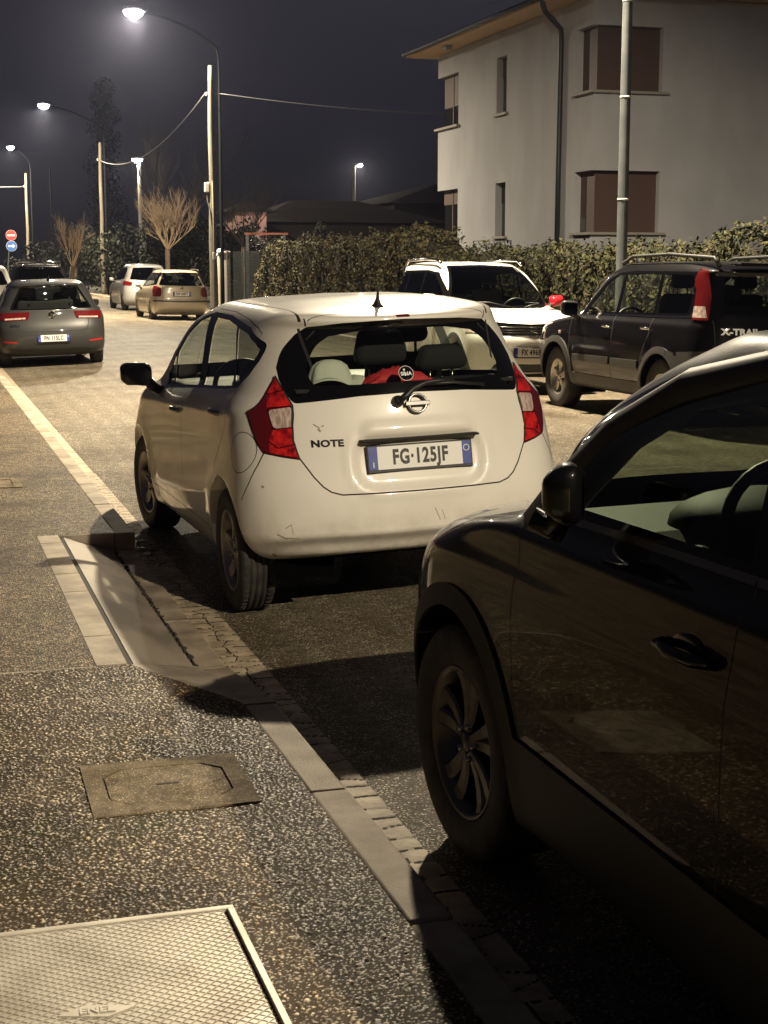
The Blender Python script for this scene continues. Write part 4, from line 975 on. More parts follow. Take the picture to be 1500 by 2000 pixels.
def build_xtrail():
    E = empty('parked_car'); pose(E, XTRAIL_POSE)
    tag(E, 'dark purple-black off-roader with roof rails parked on the right under the steel lamp post', 'car')
    sh = CarShell(XTRAIL); wb = 2.625; rear = lambda c: c.y < .0
    for y in (0, wb): sh.hole(circle((y, .36), .405, 44), lim=lambda c: abs(c.x) > .35)
    sh.cut(rpoly([(2.16, 1.115), (1.62, 1.47), (1.38, 1.565), (1.0, 1.59), (-.38, 1.585, .03), (-.48, 1.40, .06), (-.47, 1.16, .05), (.2, 1.14)], 5), 'side', 'window_frame', M_gloss)
    sh.cut(rpoly([(1.93, 1.14), (1.55, 1.44), (1.34, 1.535), (1.22, 1.55), (1.215, 1.145)]), 'side', 'window#1', M_glass)
    sh.cut(rpoly([(1.13, 1.15), (1.14, 1.555), (.36, 1.56), (.33, 1.16)]), 'side', 'window#2', M_glass)
    sh.cut(rpoly([(.25, 1.165), (.28, 1.56), (-.33, 1.55, .05), (-.41, 1.40, .06), (-.40, 1.18, .05)]), 'side', 'window#3', M_glass)
    trim = [(2.14, 1.11), (.2, 1.128), (-.44, 1.145), (-.50, 1.18), (-.505, 1.40), (-.41, 1.60)]
    sh.cut(strip(trim, .016), 'side', 'chrome_trim', M_chrome)
    fd = [(2.26, 1.05), (2.28, .9), (2.25, .55), (2.1, .40)]
    seam(sh, fd, wid=.010); seam(sh, [(1.17, 1.12), (1.16, .40)], wid=.010); seam(sh, [(.28, 1.12), (.30, .95), (.44, .72), (.46, .40)], wid=.010)
    for yy in (0, wb): sh.cut(circle((yy, .36), .475, 44), 'side', 'arch_cladding', M_clad)
    sh.cut([(.4, .44), (wb - .4, .44), (wb - .4, .25), (.4, .25)], 'side', 'arch_cladding', M_clad)
    sh.cut(rpoly([(.50, .665), (1.13, .66), (1.13, .585), (.50, .59)]), 'side', 'side_moulding#1', M_clad); sh.cut(rpoly([(1.2, .66), (2.14, .65), (2.14, .58), (1.2, .585)]), 'side', 'side_moulding#2', M_clad)
    sh.cut(sym([(0, 1.60), (.64, 1.585), (.74, 1.16), (0, 1.14)]), 'rear', 'rear_window_surround', M_gloss, both=False, lim=rear)
    sh.cut(rpoly(sym([(0, 1.56), (.56, 1.545, .05), (.63, 1.19, .05), (0, 1.17)])), 'rear', 'rear_window', M_priv, both=False, lim=rear)
    sh.cut(rpoly([(.655, 1.64), (.71, 1.63), (.87, 1.12, .03), (.75, 1.115, .02), (.69, 1.35)]), 'rear', 'tail_light', M_redf, lim=lambda c: c.y < -.35)
    sh.cut([(.745, 1.25), (.85, 1.25), (.88, 1.14), (.755, 1.14)], 'rear', 'tail_light', M_clear, lim=lambda c: c.y < -.35)
    sh.cut([(-.36, .80), (-1.0, .84), (-1.0, .36), (-.36, .36)], 'side', 'rear_bumper', M_clad)
    sh.cut(sym([(0, .74), (.90, .80), (.90, .3), (0, .3)]), 'rear', 'rear_bumper', M_clad, both=False, lim=rear)
    seam(sh, [(.72, 1.12), (.72, .82), (0, .76)], 'rear', .012, lim=rear)
    sh.cut(rpoly(sym([(0, 1.10), (.74, 1.13), (.62, 1.53, .05), (0, 1.56)])), 'front', 'windscreen', M_glass, both=False, lim=lambda c: c.y > 1.2)
    sh.cut([(.50, .82), (.86, .84), (.86, .98), (.56, .96)], 'front', 'headlight', M_clear, lim=lambda c: c.y > 2.8)
    md = sh.build(M_anth, E, {'window': -.004, 'tail_light': .015, 'arch_cladding': .012, 'side_moulding': .014, 'chrome_trim': .004, 'rear_bumper': .01})
    wheels4(E, wb, .76, .355, .215, .215, 'star5', M_rimb, .40, .88, -.55, 3.2, .3)
    for s in (1, -1):
        bm = bmesh.new(); tube(bm, [(s * .60, -.62, 1.64), (s * .60, -.52, 1.72), (s * .61, .4, 1.76), (s * .61, 1.25, 1.74), (s * .60, 1.5, 1.67)], [.022, .02, .018, .018, .022], 8); obj('roof_rail', bm, M_cladk, E, smooth=True)
        door_mirror(E, s * .88, 2.08, 1.15, s, M_plas, .2, .19, .13)
        handle(E, s * .868, 1.30, .985, s, M_chrome, .17); handle(E, s * .868, .36, 1.0, s, M_chrome, .17)
        bm = bmesh.new(); box(bm, s * .888 - .006, s * .888 + .006, 2.50, 2.56, .86, .90, .005); obj('side_indicator', bm, M_clear, E)
    bm = bmesh.new(); snap_text(bm, 'X-TRAIL', -.47, 1.015, .08, 1.25, [md[('body', 0)]], bold=.004); obj('lettering', bm, M_plw, md[('body', 0)])
    bm = bmesh.new(); box(bm, -.33, .33, -.935, -.90, .955, 1.01, .012); obj('tailgate_trim', bm, M_chrome, md[('body', 0)])
    plate(E, tail_mx(0, -.915, .87, R(-4)), 'CV 318PA')
    bm = bmesh.new(); box(bm, -.50, .50, -.84, -.60, 1.645, 1.675, .012); obj('roof_spoiler', bm, M_anth, E)
    cabin(E, wb, 1.07, .86, .72, -.15, seats_z=.76)
def build_audi():
    E = empty('parked_car'); pose(E, AUDI_POSE)
    tag(E, 'glossy black off-roader in the right foreground, its driver door and front wheel in deep shade', 'car')
    sh = CarShell(AUDI); wb = 2.603; fr = lambda c: c.y > 2.0
    for y in (0, wb - .03): sh.hole(circle((y, .35), .41, 56), lim=lambda c: abs(c.x) > .35)
    dlo = rpoly([(2.24, 1.125, .02), (2.08, 1.24), (1.86, 1.40), (1.58, 1.51), (1.3, 1.552), (.4, 1.555), (-.25, 1.50), (-.52, 1.30, .05), (-.42, 1.17, .04), (.6, 1.155)], 5)
    sh.cut([(2.17, 1.10), (2.12, .99), (2.14, .82), (2.13, .62), (2.07, .42), (1.94, .385), (1.06, .385), (1.03, .66), (1.02, 1.0), (1.01, 1.14), (1.0, 1.565), (1.3, 1.565), (1.58, 1.525), (1.86, 1.42), (2.1, 1.25), (2.24, 1.115)], 'side', 'door#1', M_black)
    sh.cut([(1.06, .385), (.45, .385), (.34, .62), (.1, .85), (-.05, 1.14), (.1, 1.56), (1.0, 1.56), (1.01, 1.14), (1.02, 1.0), (1.03, .66)], 'side', 'door#2', M_black)
    sh.cut(dlo, 'side', 'window_frame', M_gloss)
    sh.cut(rpoly([(2.08, 1.15, .015), (2.0, 1.235), (1.80, 1.375), (1.53, 1.485), (1.28, 1.527), (1.07, 1.53), (1.05, 1.168)], 5), 'side', 'window#1', M_dim)
    sh.cut(rpoly([(.97, 1.17), (.98, 1.525), (.4, 1.525), (.05, 1.50), (.0, 1.18)]), 'side', 'window#2', M_priv)
    sh.cut(strip([(2.15, 1.112), (1.6, 1.128), (1.0, 1.14), (.3, 1.147), (-.40, 1.158)], .018), 'side', 'chrome_trim', M_dchrome)
    seam(sh, [(2.17, 1.10), (2.12, .99), (2.14, .82), (2.13, .62), (2.07, .42), (1.94, .385), (1.06, .385), (.45, .385)], wid=.006); seam(sh, [(1.01, 1.14), (1.02, 1.0), (1.03, .66), (1.06, .385)], wid=.006)
    seam(sh, [(-.05, 1.14), (.1, .85), (.34, .62), (.45, .385)], wid=.006)
    seam(sh, [(.80, 2.02), (.835, 2.3), (.83, 2.65), (.79, 2.95), (.66, 3.2), (.4, 3.33), (0, 3.36)], 'top', .006)
    for yy in (0, wb - .03): sh.cut(circle((yy, .35), .475, 56), 'side', 'arch_cladding', M_cladk)
    sh.cut([(.40, .50), (wb - .42, .50), (wb - .42, .2), (.40, .2)], 'side', 'arch_cladding', M_cladk)
    sh.cut(rpoly(sym([(0, 1.10), (.70, 1.13), (.58, 1.50, .05), (0, 1.55)])), 'front', 'windscreen', M_dim, both=False, lim=lambda c: c.y > .9)
    sh.cut([(.42, .72), (.84, .76), (.86, .86), (.76, .89), (.44, .84)], 'front', 'headlight', M_clear, lim=lambda c: c.y > 2.7)
    sh.cut(rpoly(sym([(0, .86), (.34, .86, .04), (.28, .42, .05), (0, .42)])), 'front', 'grille', M_gloss, both=False, lim=lambda c: c.y > 2.9)
    sh.cut(rpoly(sym([(0, 1.50), (.5, 1.48, .05), (.66, 1.16, .05), (0, 1.14)])), 'rear', 'rear_window', M_priv, both=False, lim=lambda c: c.y < .2)
    sh.cut([(.48, 1.05), (.86, 1.02), (.86, .86), (.52, .86)], 'rear', 'tail_light', M_redd, lim=lambda c: c.y < .0)
    md = sh.build(M_black, E, {'window': -.004, 'arch_cladding': .008, 'chrome_trim': .005})
    wheels4(E, wb - .03, .795, .35, .235, .235, 'vee5', M_rimd, .41, .90, -.5, 3.1, .24, R(3))
    for s in (1, -1):
        door_mirror(E, s * .925, 1.745, 1.212, s, M_black, .140, .170, .095, foot=(-.02, .07, -.06), m2=M_black, yaw=-s * R(68))
        for k, (yy, zz) in enumerate(((1.19, .962), (.20, 1.0))): handle(md[('door#%d' % (k + 1), s)], s * .892, yy, zz, s, M_black, .21)
        for k, (yy, zz) in enumerate(((1.19, .945),)):
            bm = bmesh.new(); lathe(bm, [(s * .004, .001), (s * .0035, .055), (s * .0, .068)], 'x', 28)  # flush dark disc, the shade of a hollow put into its colour
            for v in bm.verts: v.co = Vector((v.co.x, v.co.y * 1.25, v.co.z * .8))
            o = obj('handle_recess_shade', bm, M_gloss, md[('door#1', s)], recalc=False); o.location = (s * .889, yy, zz)
    dashboard(E, .74, 1.62, 2.35, 1.10, M_dashl)
    bm = bmesh.new()                                       # cowl over the dials, side air vent
    blob(bm, (-.37, 1.78, 1.10), (.24, .22, .085), 0, 3)
    o = obj('instrument_cowl', bm, M_dashd, E)
    bm = bmesh.new(); box(bm, -.745, -.60, 1.60, 1.66, 1.02, 1.085, .02, 0, 3)
    for k in range(4): box(bm, -.73, -.62, 1.592, 1.602, 1.034 + k * .011, 1.038 + k * .011, 0, 1)
    obj('air_vent', bm, [M_dashl, M_plas], E)
    for s in (1, -1):                                      # windscreen pillar and roof lining, seen from inside
        bm = bmesh.new(); tube(bm, [(s * .80, 2.16, 1.06), (s * .775, 2.02, 1.18), (s * .735, 1.80, 1.34), (s * .685, 1.55, 1.46), (s * .63, 1.25, 1.52), (s * .61, .6, 1.535)], [.06, .06, .055, .05, .05, .04], 8); obj('pillar_trim', bm, M_dashd, E, smooth=True)
    bm = bmesh.new(); box(bm, -.60, .60, -.2, 1.45, 1.53, 1.55, .005); obj('roof_lining', bm, M_dashd, E)
    steering(E, -.37, 1.62, 1.08, .19, 22)
    for x in (-.39, .39): seat(E, x, .62, .72, .52, .62, 14)
    seat(E, 0, -.2, .74, 1.25, .55, 18, head=False)
    for s in (1, -1):
        bm = bmesh.new(); box(bm, s * .79 - .025, s * .79 + .025, .1, 2.0, .5, 1.08, .02); obj('door_trim', bm, M_seat, E)
# ================================================================= ground
KX0, KX1, GX, RX = 1.10, 1.225, 1.40, 9.20            # kerb, gutter strip, far kerb
PZ, KZ = .112, .108
def road_z(x):
    a = -.032 + .035 * (x - GX); b = .1045 - .020 * (x - 5.3); k = .02
    return -k * np.log(np.exp(-a / k) + np.exp(-b / k))
def agg_mat(name, stone_a, stone_b, stone_c, matrix, scale, thr, bump, patch=None, patch_scale=1.2, bd=.004, rough=.6, warp=.0, plo=.45, phi=.65, green=None):
    """exposed aggregate / asphalt: stones of three colours in a dark matrix, with worn and dirty areas"""
    m = bpy.data.materials.new(name); m.use_nodes = True; t = m.node_tree; p = t.nodes['Principled BSDF']; N = t.nodes.new; Lk = t.links.new
    tc = N('ShaderNodeTexCoord'); v = N('ShaderNodeTexVoronoi'); v.inputs['Scale'].default_value = scale; v.inputs['Randomness'].default_value = 1
    nz = N('ShaderNodeTexNoise'); nz.inputs['Scale'].default_value = scale * .6; nz.inputs['Detail'].default_value = 2
    mxv = N('ShaderNodeMix'); mxv.data_type = 'VECTOR'; mxv.inputs[0].default_value = .0016
    Lk(tc.outputs['Object'], nz.inputs['Vector']); Lk(tc.outputs['Object'], mxv.inputs[4]); Lk(nz.outputs['Color'], mxv.inputs[5]); Lk(mxv.outputs[1], v.inputs['Vector'])
    sep = N('ShaderNodeSeparateColor'); Lk(v.outputs['Color'], sep.inputs[0])
    # stone size varies from cell to cell
    th = N('ShaderNodeMapRange'); th.inputs[1].default_value = 0; th.inputs[2].default_value = 1; th.inputs[3].default_value = thr * .25; th.inputs[4].default_value = thr
    Lk(sep.outputs['Blue'], th.inputs[0])
    sub = N('ShaderNodeMath'); sub.operation = 'SUBTRACT'; Lk(th.outputs[0], sub.inputs[0]); Lk(v.outputs['Distance'], sub.inputs[1])
    hgt = N('ShaderNodeMapRange'); hgt.inputs[1].default_value = -.02; hgt.inputs[2].default_value = .22; Lk(sub.outputs[0], hgt.inputs[0])
    msk = N('ShaderNodeMapRange'); msk.inputs[1].default_value = -.01; msk.inputs[2].default_value = .05; Lk(sub.outputs[0], msk.inputs[0])
    cr = N('ShaderNodeValToRGB'); el = cr.color_ramp.elements
    el[0].position = 0; el[0].color = (*stone_a, 1); el[1].position = 1; el[1].color = (*stone_c, 1); q = el.new(.55); q.color = (*stone_b, 1)
    Lk(sep.outputs['Red'], cr.inputs[0])
    fine = N('ShaderNodeTexNoise'); fine.inputs['Scale'].default_value = scale * 2.5; fine.inputs['Detail'].default_value = 3; Lk(tc.outputs['Object'], fine.inputs['Vector'])
    mc = N('ShaderNodeMix'); mc.data_type = 'RGBA'; mc.inputs[6].default_value = (*[c * .55 for c in matrix], 1); mc.inputs[7].default_value = (*[c * 1.5 for c in matrix], 1); Lk(fine.outputs['Fac'], mc.inputs[0])
    mx = N('ShaderNodeMix'); mx.data_type = 'RGBA'; Lk(msk.outputs[0], mx.inputs[0]); Lk(mc.outputs[2], mx.inputs[6]); Lk(cr.outputs[0], mx.inputs[7])
    col = mx.outputs[2]
    if patch:
        pn = N('ShaderNodeTexNoise'); pn.inputs['Scale'].default_value = patch_scale; pn.inputs['Detail'].default_value = 6; pn.inputs['Roughness'].default_value = .62; Lk(tc.outputs['Object'], pn.inputs['Vector'])
        pr_ = N('ShaderNodeMapRange'); pr_.inputs[1].default_value = plo; pr_.inputs[2].default_value = phi; Lk(pn.outputs['Fac'], pr_.inputs[0])
        mp = N('ShaderNodeMix'); mp.data_type = 'RGBA'; mp.blend_type = 'MULTIPLY'; mp.inputs[7].default_value = (*patch, 1); Lk(pr_.outputs[0], mp.inputs[0]); Lk(col, mp.inputs[6]); col = mp.outputs[2]
    mo = N('ShaderNodeTexNoise'); mo.inputs['Scale'].default_value = 16; mo.inputs['Detail'].default_value = 5; mo.inputs['Roughness'].default_value = .65; Lk(tc.outputs['Object'], mo.inputs['Vector'])
    mm = N('ShaderNodeMapRange'); mm.inputs[1].default_value = .3; mm.inputs[2].default_value = .7; mm.inputs[3].default_value = .55; mm.inputs[4].default_value = 1.35; Lk(mo.outputs['Fac'], mm.inputs[0])
    mv = N('ShaderNodeMix'); mv.data_type = 'RGBA'; mv.blend_type = 'MULTIPLY'; mv.inputs[0].default_value = 1; Lk(col, mv.inputs[6]); Lk(mm.outputs[0], mv.inputs[7]); col = mv.outputs[2]
    if green:
        gn = N('ShaderNodeTexNoise'); gn.inputs['Scale'].default_value = 2.3; gn.inputs['Detail'].default_value = 8; gn.inputs['Roughness'].default_value = .7
        mpg = N('ShaderNodeMapping'); mpg.inputs['Location'].default_value = (3.3, 7.1, 0); Lk(tc.outputs['Object'], mpg.inputs[0]); Lk(mpg.outputs[0], gn.inputs['Vector'])
        gr = N('ShaderNodeMapRange'); gr.inputs[1].default_value = .55; gr.inputs[2].default_value = .72; gr.inputs[4].default_value = .7; Lk(gn.outputs['Fac'], gr.inputs[0])
        inv = N('ShaderNodeMath'); inv.operation = 'SUBTRACT'; inv.inputs[0].default_value = 1; Lk(msk.outputs[0], inv.inputs[1])
        ml = N('ShaderNodeMath'); ml.operation = 'MULTIPLY'; Lk(gr.outputs[0], ml.inputs[0]); Lk(inv.outputs[0], ml.inputs[1])
        mg = N('ShaderNodeMix'); mg.data_type = 'RGBA'; mg.inputs[7].default_value = (*green, 1); Lk(ml.outputs[0], mg.inputs[0]); Lk(col, mg.inputs[6]); col = mg.outputs[2]
    Lk(col, p.inputs['Base Color']); p.inputs['Roughness'].default_value = rough
    sr = N('ShaderNodeMapRange'); sr.inputs[3].default_value = .03; sr.inputs[4].default_value = .28; Lk(msk.outputs[0], sr.inputs[0]); Lk(sr.outputs[0], p.inputs['Specular IOR Level'])
    ad = N('ShaderNodeMath'); ad.operation = 'MULTIPLY_ADD'; ad.inputs[1].default_value = .35; Lk(fine.outputs['Fac'], ad.inputs[0]); Lk(hgt.outputs[0], ad.inputs[2])
    b = N('ShaderNodeBump'); b.inputs['Strength'].default_value = bump; b.inputs['Distance'].default_value = bd; Lk(ad.outputs[0], b.inputs['Height']); Lk(b.outputs[0], p.inputs['Normal'])
    return m
M_pave = agg_mat('washed_gravel_concrete', (.12, .083, .046), (.36, .26, .14), (.80, .62, .37), (.050, .038, .022), 92, .74, 1.0, (.42, .40, .36), 1.6, .008, .5, green=(.05, .055, .018))
M_road = agg_mat('worn_asphalt', (.17, .145, .105), (.38, .32, .23), (.80, .70, .52), (.115, .097, .07), 110, .62, 1.0, (.55, .51, .46), .8, .007, .55)
M_kerb = mat('kerb_concrete', (.37, .31, .23), .75, col2=(.17, .135, .095), nscale=5, nlo=.38, nhi=.70, bump=.55, bscale=120, bdist=.004, ndetail=8)
M_ramp = mat('smooth_concrete', (.30, .255, .20), .7, col2=(.17, .145, .115), nscale=4, bump=.25, bscale=60, bdist=.004, ndetail=8, stretch=(1, .45, 1))
M_stone = mat('gutter_stone', (.42, .345, .24), .72, col2=(.25, .20, .14), nscale=11, bump=.3, bscale=90, bdist=.004, ndetail=6)
M_joint = mat('dark_joint', (.03, .026, .02), .9)
M_soil = mat('dark_ground', (.045, .04, .032), .95, col2=(.025, .024, .018), nscale=1.5)
M_cover = agg_mat('cast_concrete_cover', (.22, .175, .12), (.44, .355, .24), (.72, .58, .40), (.20, .16, .108), 170, .55, 1.0, (.6, .57, .5), 5, .003, .7)
M_mortar = mat('mortar', (.33, .28, .21), .8, col2=(.22, .185, .14), nscale=8, bump=.5, bscale=70, bdist=.006)
def slab(name, pts, z0, z1, m, parent=None):
    bm = bmesh.new(); prism(bm, [(p[0], p[1], z0) for p in pts], (0, 0, z1 - z0)); return obj(name, bm, m, parent)
def ground():
    g = slab('ground', [(-120, -60), (180, -60), (180, 260), (-120, 260)], -.5, -.16, M_soil); tag(g, kind='structure')
    # road: crowned sheet between the two kerbs
    xs = np.concatenate([np.linspace(GX, RX, 27)]); ys = [-30, -10] + list(np.arange(0, 40, 2.)) + [50, 70, 100, 140, 190]
    V = [(x, y, float(road_z(x))) for y in ys for x in xs]; n = len(xs)
    Q = [(j * n + i, j * n + i + 1, (j + 1) * n + i + 1, (j + 1) * n + i) for j in range(len(ys) - 1) for i in range(n - 1)]
    tag(mesh_np('road', V, Q, M_road), kind='structure')
    # pavement with the opening of the dropped kerb
    bm = bmesh.new()
    def P(pts, z=PZ): prism(bm, [(p[0], p[1], -.3) for p in pts], (0, 0, z + .3))
    P([(-6, -30), (.64, -30), (.64, 190), (-6, 190)])
    P([(.64, -30), (KX0, -30), (KX0, 5.42), (.77, 6.11), (.64, 6.11)])
    P([(.64, 9.25), (KX0, 9.25), (KX0, 190), (.64, 190)])
    tag(obj('pavement', bm, M_pave), kind='structure')
    bm = bmesh.new()                                       # pale joints across the slabs
    for y, x1, z in ((6.10, .64, .0025), (9.38, .64, .0025), (13.9, KX0, .0025), (19.3, KX0, .0025), (25, KX0, .0025), (2.2, KX0, .0025)): box(bm, -6, x1, y - .007, y + .007, PZ - .01, PZ + z)
    tag(obj('pavement_joint', bm, M_mortar), kind='structure')
    # kerb stones, one metre each
    bm = bmesh.new(); y = -9.58
    while y < 60:
        y2 = y + 1.0
        if not (5.45 < y2 and y < 9.3):
            vs_ = box(bm, KX0 + .002, KX1, y + .004, y2 - .004, -.3, KZ + rng.uniform(-.002, .003), .012)
        y = y2
    for a in (5.42,):                                      # end stone slopes down into the opening
        prism(bm, [(KX0 + .002, a, -.3), (KX0 + .002, a, KZ), (KX0 + .002, 6.35, .002), (KX0 + .002, 6.35, -.3)], (KX1 - KX0 - .002, 0, 0))
    for a, b in ((6.36, 7.28), (7.29, 8.27), (8.28, 9.24)): box(bm, KX0 + .002, KX1, a, b, -.3, .0, .008)
    prism(bm, [(KX0 + .002, 9.25, -.3), (KX0 + .002, 9.25, KZ), (KX0 + .002, 9.42, KZ), (KX0 + .002, 9.42, -.3)], (KX1 - KX0 - .002, 0, 0))
    box(bm, KX0 + .002, KX1, 60, 190, -.3, KZ)
    tag(obj('kerb', bm, M_kerb), kind='structure')
    bm = bmesh.new()                                       # flush edging stones along the top of the ramp
    for a, b in ((6.115, 6.62), (6.63, 7.58), (7.59, 8.05), (8.06, 8.98), (8.99, 9.245)): box(bm, .6405, .767, a, b, -.3, PZ + .002, .003)
    tag(obj('edging', bm, M_kerb), kind='structure')
    bm = bmesh.new()                                       # the ramp itself, a strip of joint mortar, and the fillet at its near end
    prism(bm, [(.795, 6.11, -.3), (.795, 6.11, .102), (KX0 - .015, 6.11, .004), (KX0 - .015, 6.11, -.3)], (0, 3.14, 0))
    prism(bm, [(.772, 9.234, .05), (.772, 9.234, PZ - .002), (KX0 - .002, 9.234, PZ - .002), (KX0 - .002, 9.234, -.02)], (0, .0155, 0))
    tag(obj('kerb_ramp', bm, M_ramp), kind='structure')
    bm = bmesh.new(); box(bm, .769, .795, 6.12, 9.24, -.3, .098); box(bm, KX0 - .015, KX0 + .002, 6.36, 9.24, -.3, -.012)
    for k in range(90):                                    # weeds and dirt in the joint
        yy = rng.uniform(6.4, 9.2); blob(bm, (KX0 - .006 + rng.uniform(-.012, .012), yy, .0), (rng.uniform(.006, .016), rng.uniform(.01, .05), rng.uniform(.003, .012)), 0, 1)
    tag(obj('dirt_joint', bm, M_joint), kind='structure')
    bm = bmesh.new(); n = 14
    A, B, D = Vector((KX0 + .002, 5.40, PZ + .002)), Vector((.77, 6.10, PZ + .002)), Vector((KX0 + .002, 6.40, .004))
    V = {}
    for i in range(n + 1):
        for j in range(n + 1 - i):
            u, v = i / n, j / n; p = A * (1 - u - v) + B * u + D * v
            p.z += .016 * math.sin(math.pi * min(1, (u + v))) * math.sin(math.pi * (1 - v)); V[i, j] = bm.verts.new(p)
    for i in range(n):
        for j in range(n - i):
            bm.faces.new((V[i, j], V[i + 1, j], V[i, j + 1]))
            if i + j < n - 1: bm.faces.new((V[i + 1, j], V[i + 1, j + 1], V[i, j + 1]))
    tag(obj('mortar_fillet', bm, M_mortar, smooth=True), kind='structure')
    # gutter strip: irregular setts with open joints, real relief near the camera
    gx = np.linspace(KX1, GX + .004, 26); gy = np.arange(3.0, 13.0, .0075)
    rs = np.random.RandomState(4); cx, cy = [], []
    yy = 2.8
    while yy < 13.2:
        k = 2 if rs.rand() < .72 else 1; st = rs.uniform(.075, .125); o = rs.uniform(.35, .65)
        for c in ([o * .5, (1 + o) * .5] if k == 2 else [.5]):
            cx.append(KX1 + c * (GX - KX1) + rs.uniform(-.006, .006)); cy.append(yy + rs.uniform(-.02, .02))
        yy += st
    cx, cy = np.array(cx), np.array(cy); X, Y = np.meshgrid(gx, gy); Z = np.zeros_like(X); E_ = np.zeros_like(X)
    for j in range(len(gy)):
        k = np.abs(cy - gy[j]) < .3; d = np.hypot((X[j][:, None] - cx[k]) * 1.0, (Y[j][:, None] - cy[k]) * 1.15); d.sort(axis=1); E_[j] = d[:, 1] - d[:, 0]
    Z = -.034 + .0055 * np.clip(E_ / .014, 0, 1) ** .6 + .003 * np.clip(E_ / .08, 0, 1) + rs.normal(0, .0007, X.shape)
    nx = len(gx); V = np.stack([X, Y, Z], 2).reshape(-1, 3)
    Q = [(j * nx + i, j * nx + i + 1, (j + 1) * nx + i + 1, (j + 1) * nx + i) for j in range(len(gy) - 1) for i in range(nx - 1)]
    mi = [(1 if E_[j, i] < .0045 else 0) for j in range(len(gy) - 1) for i in range(nx - 1)]
    tag(mesh_np('gutter', V, Q, [M_stone, M_joint], mi=mi), kind='structure')
    bm = bmesh.new(); box(bm, KX1, GX, -30, 3.0, -.3, -.034); box(bm, KX1, GX, 13.0, 190, -.3, -.034); tag(obj('gutter_far', bm, M_stone), kind='structure')
    bm = bmesh.new(); box(bm, RX, RX + .15, -30, 190, -.3, .13, .012); tag(obj('kerb_opposite', bm, M_kerb), kind='structure')
    bm = bmesh.new(); box(bm, RX + .15, 10.0, -30, 190, -.3, .125); tag(obj('pavement_opposite', bm, M_road), kind='structure')
    bm = bmesh.new(); box(bm, 10.0, 60, -30, 190, -.3, .10); tag(obj('garden_ground', bm, M_soil), kind='structure')
    # wet leaves and grit by the kerb in front of the ramp
    bm = bmesh.new()
    for k in range(70):
        a = rng.uniform(0, 6.28); p = Vector((1.27 + rng.gauss(0, .07), 9.35 + rng.gauss(0, .28), -.022)); s = rng.uniform(.012, .035)
        vs_ = [bm.verts.new(p + Vector((s * math.cos(a + t) * (1 if i % 2 else .55), s * math.sin(a + t), rng.uniform(0, .014)))) for i, t in enumerate((0, 1.57, 3.14, 4.71))]
        bm.faces.new(vs_)
    tag(obj('leaf_litter', bm, mat('wet_leaves', (.04, .03, .018), .45, col2=(.10, .07, .04), nscale=60)), kind='stuff')
M_steel = mat('galvanised_steel', (.43, .395, .33), .5, metal=.35, col2=(.27, .235, .185), nscale=5, nlo=.42, nhi=.72, ndetail=9, bump=.06, bscale=300, bdist=.001)
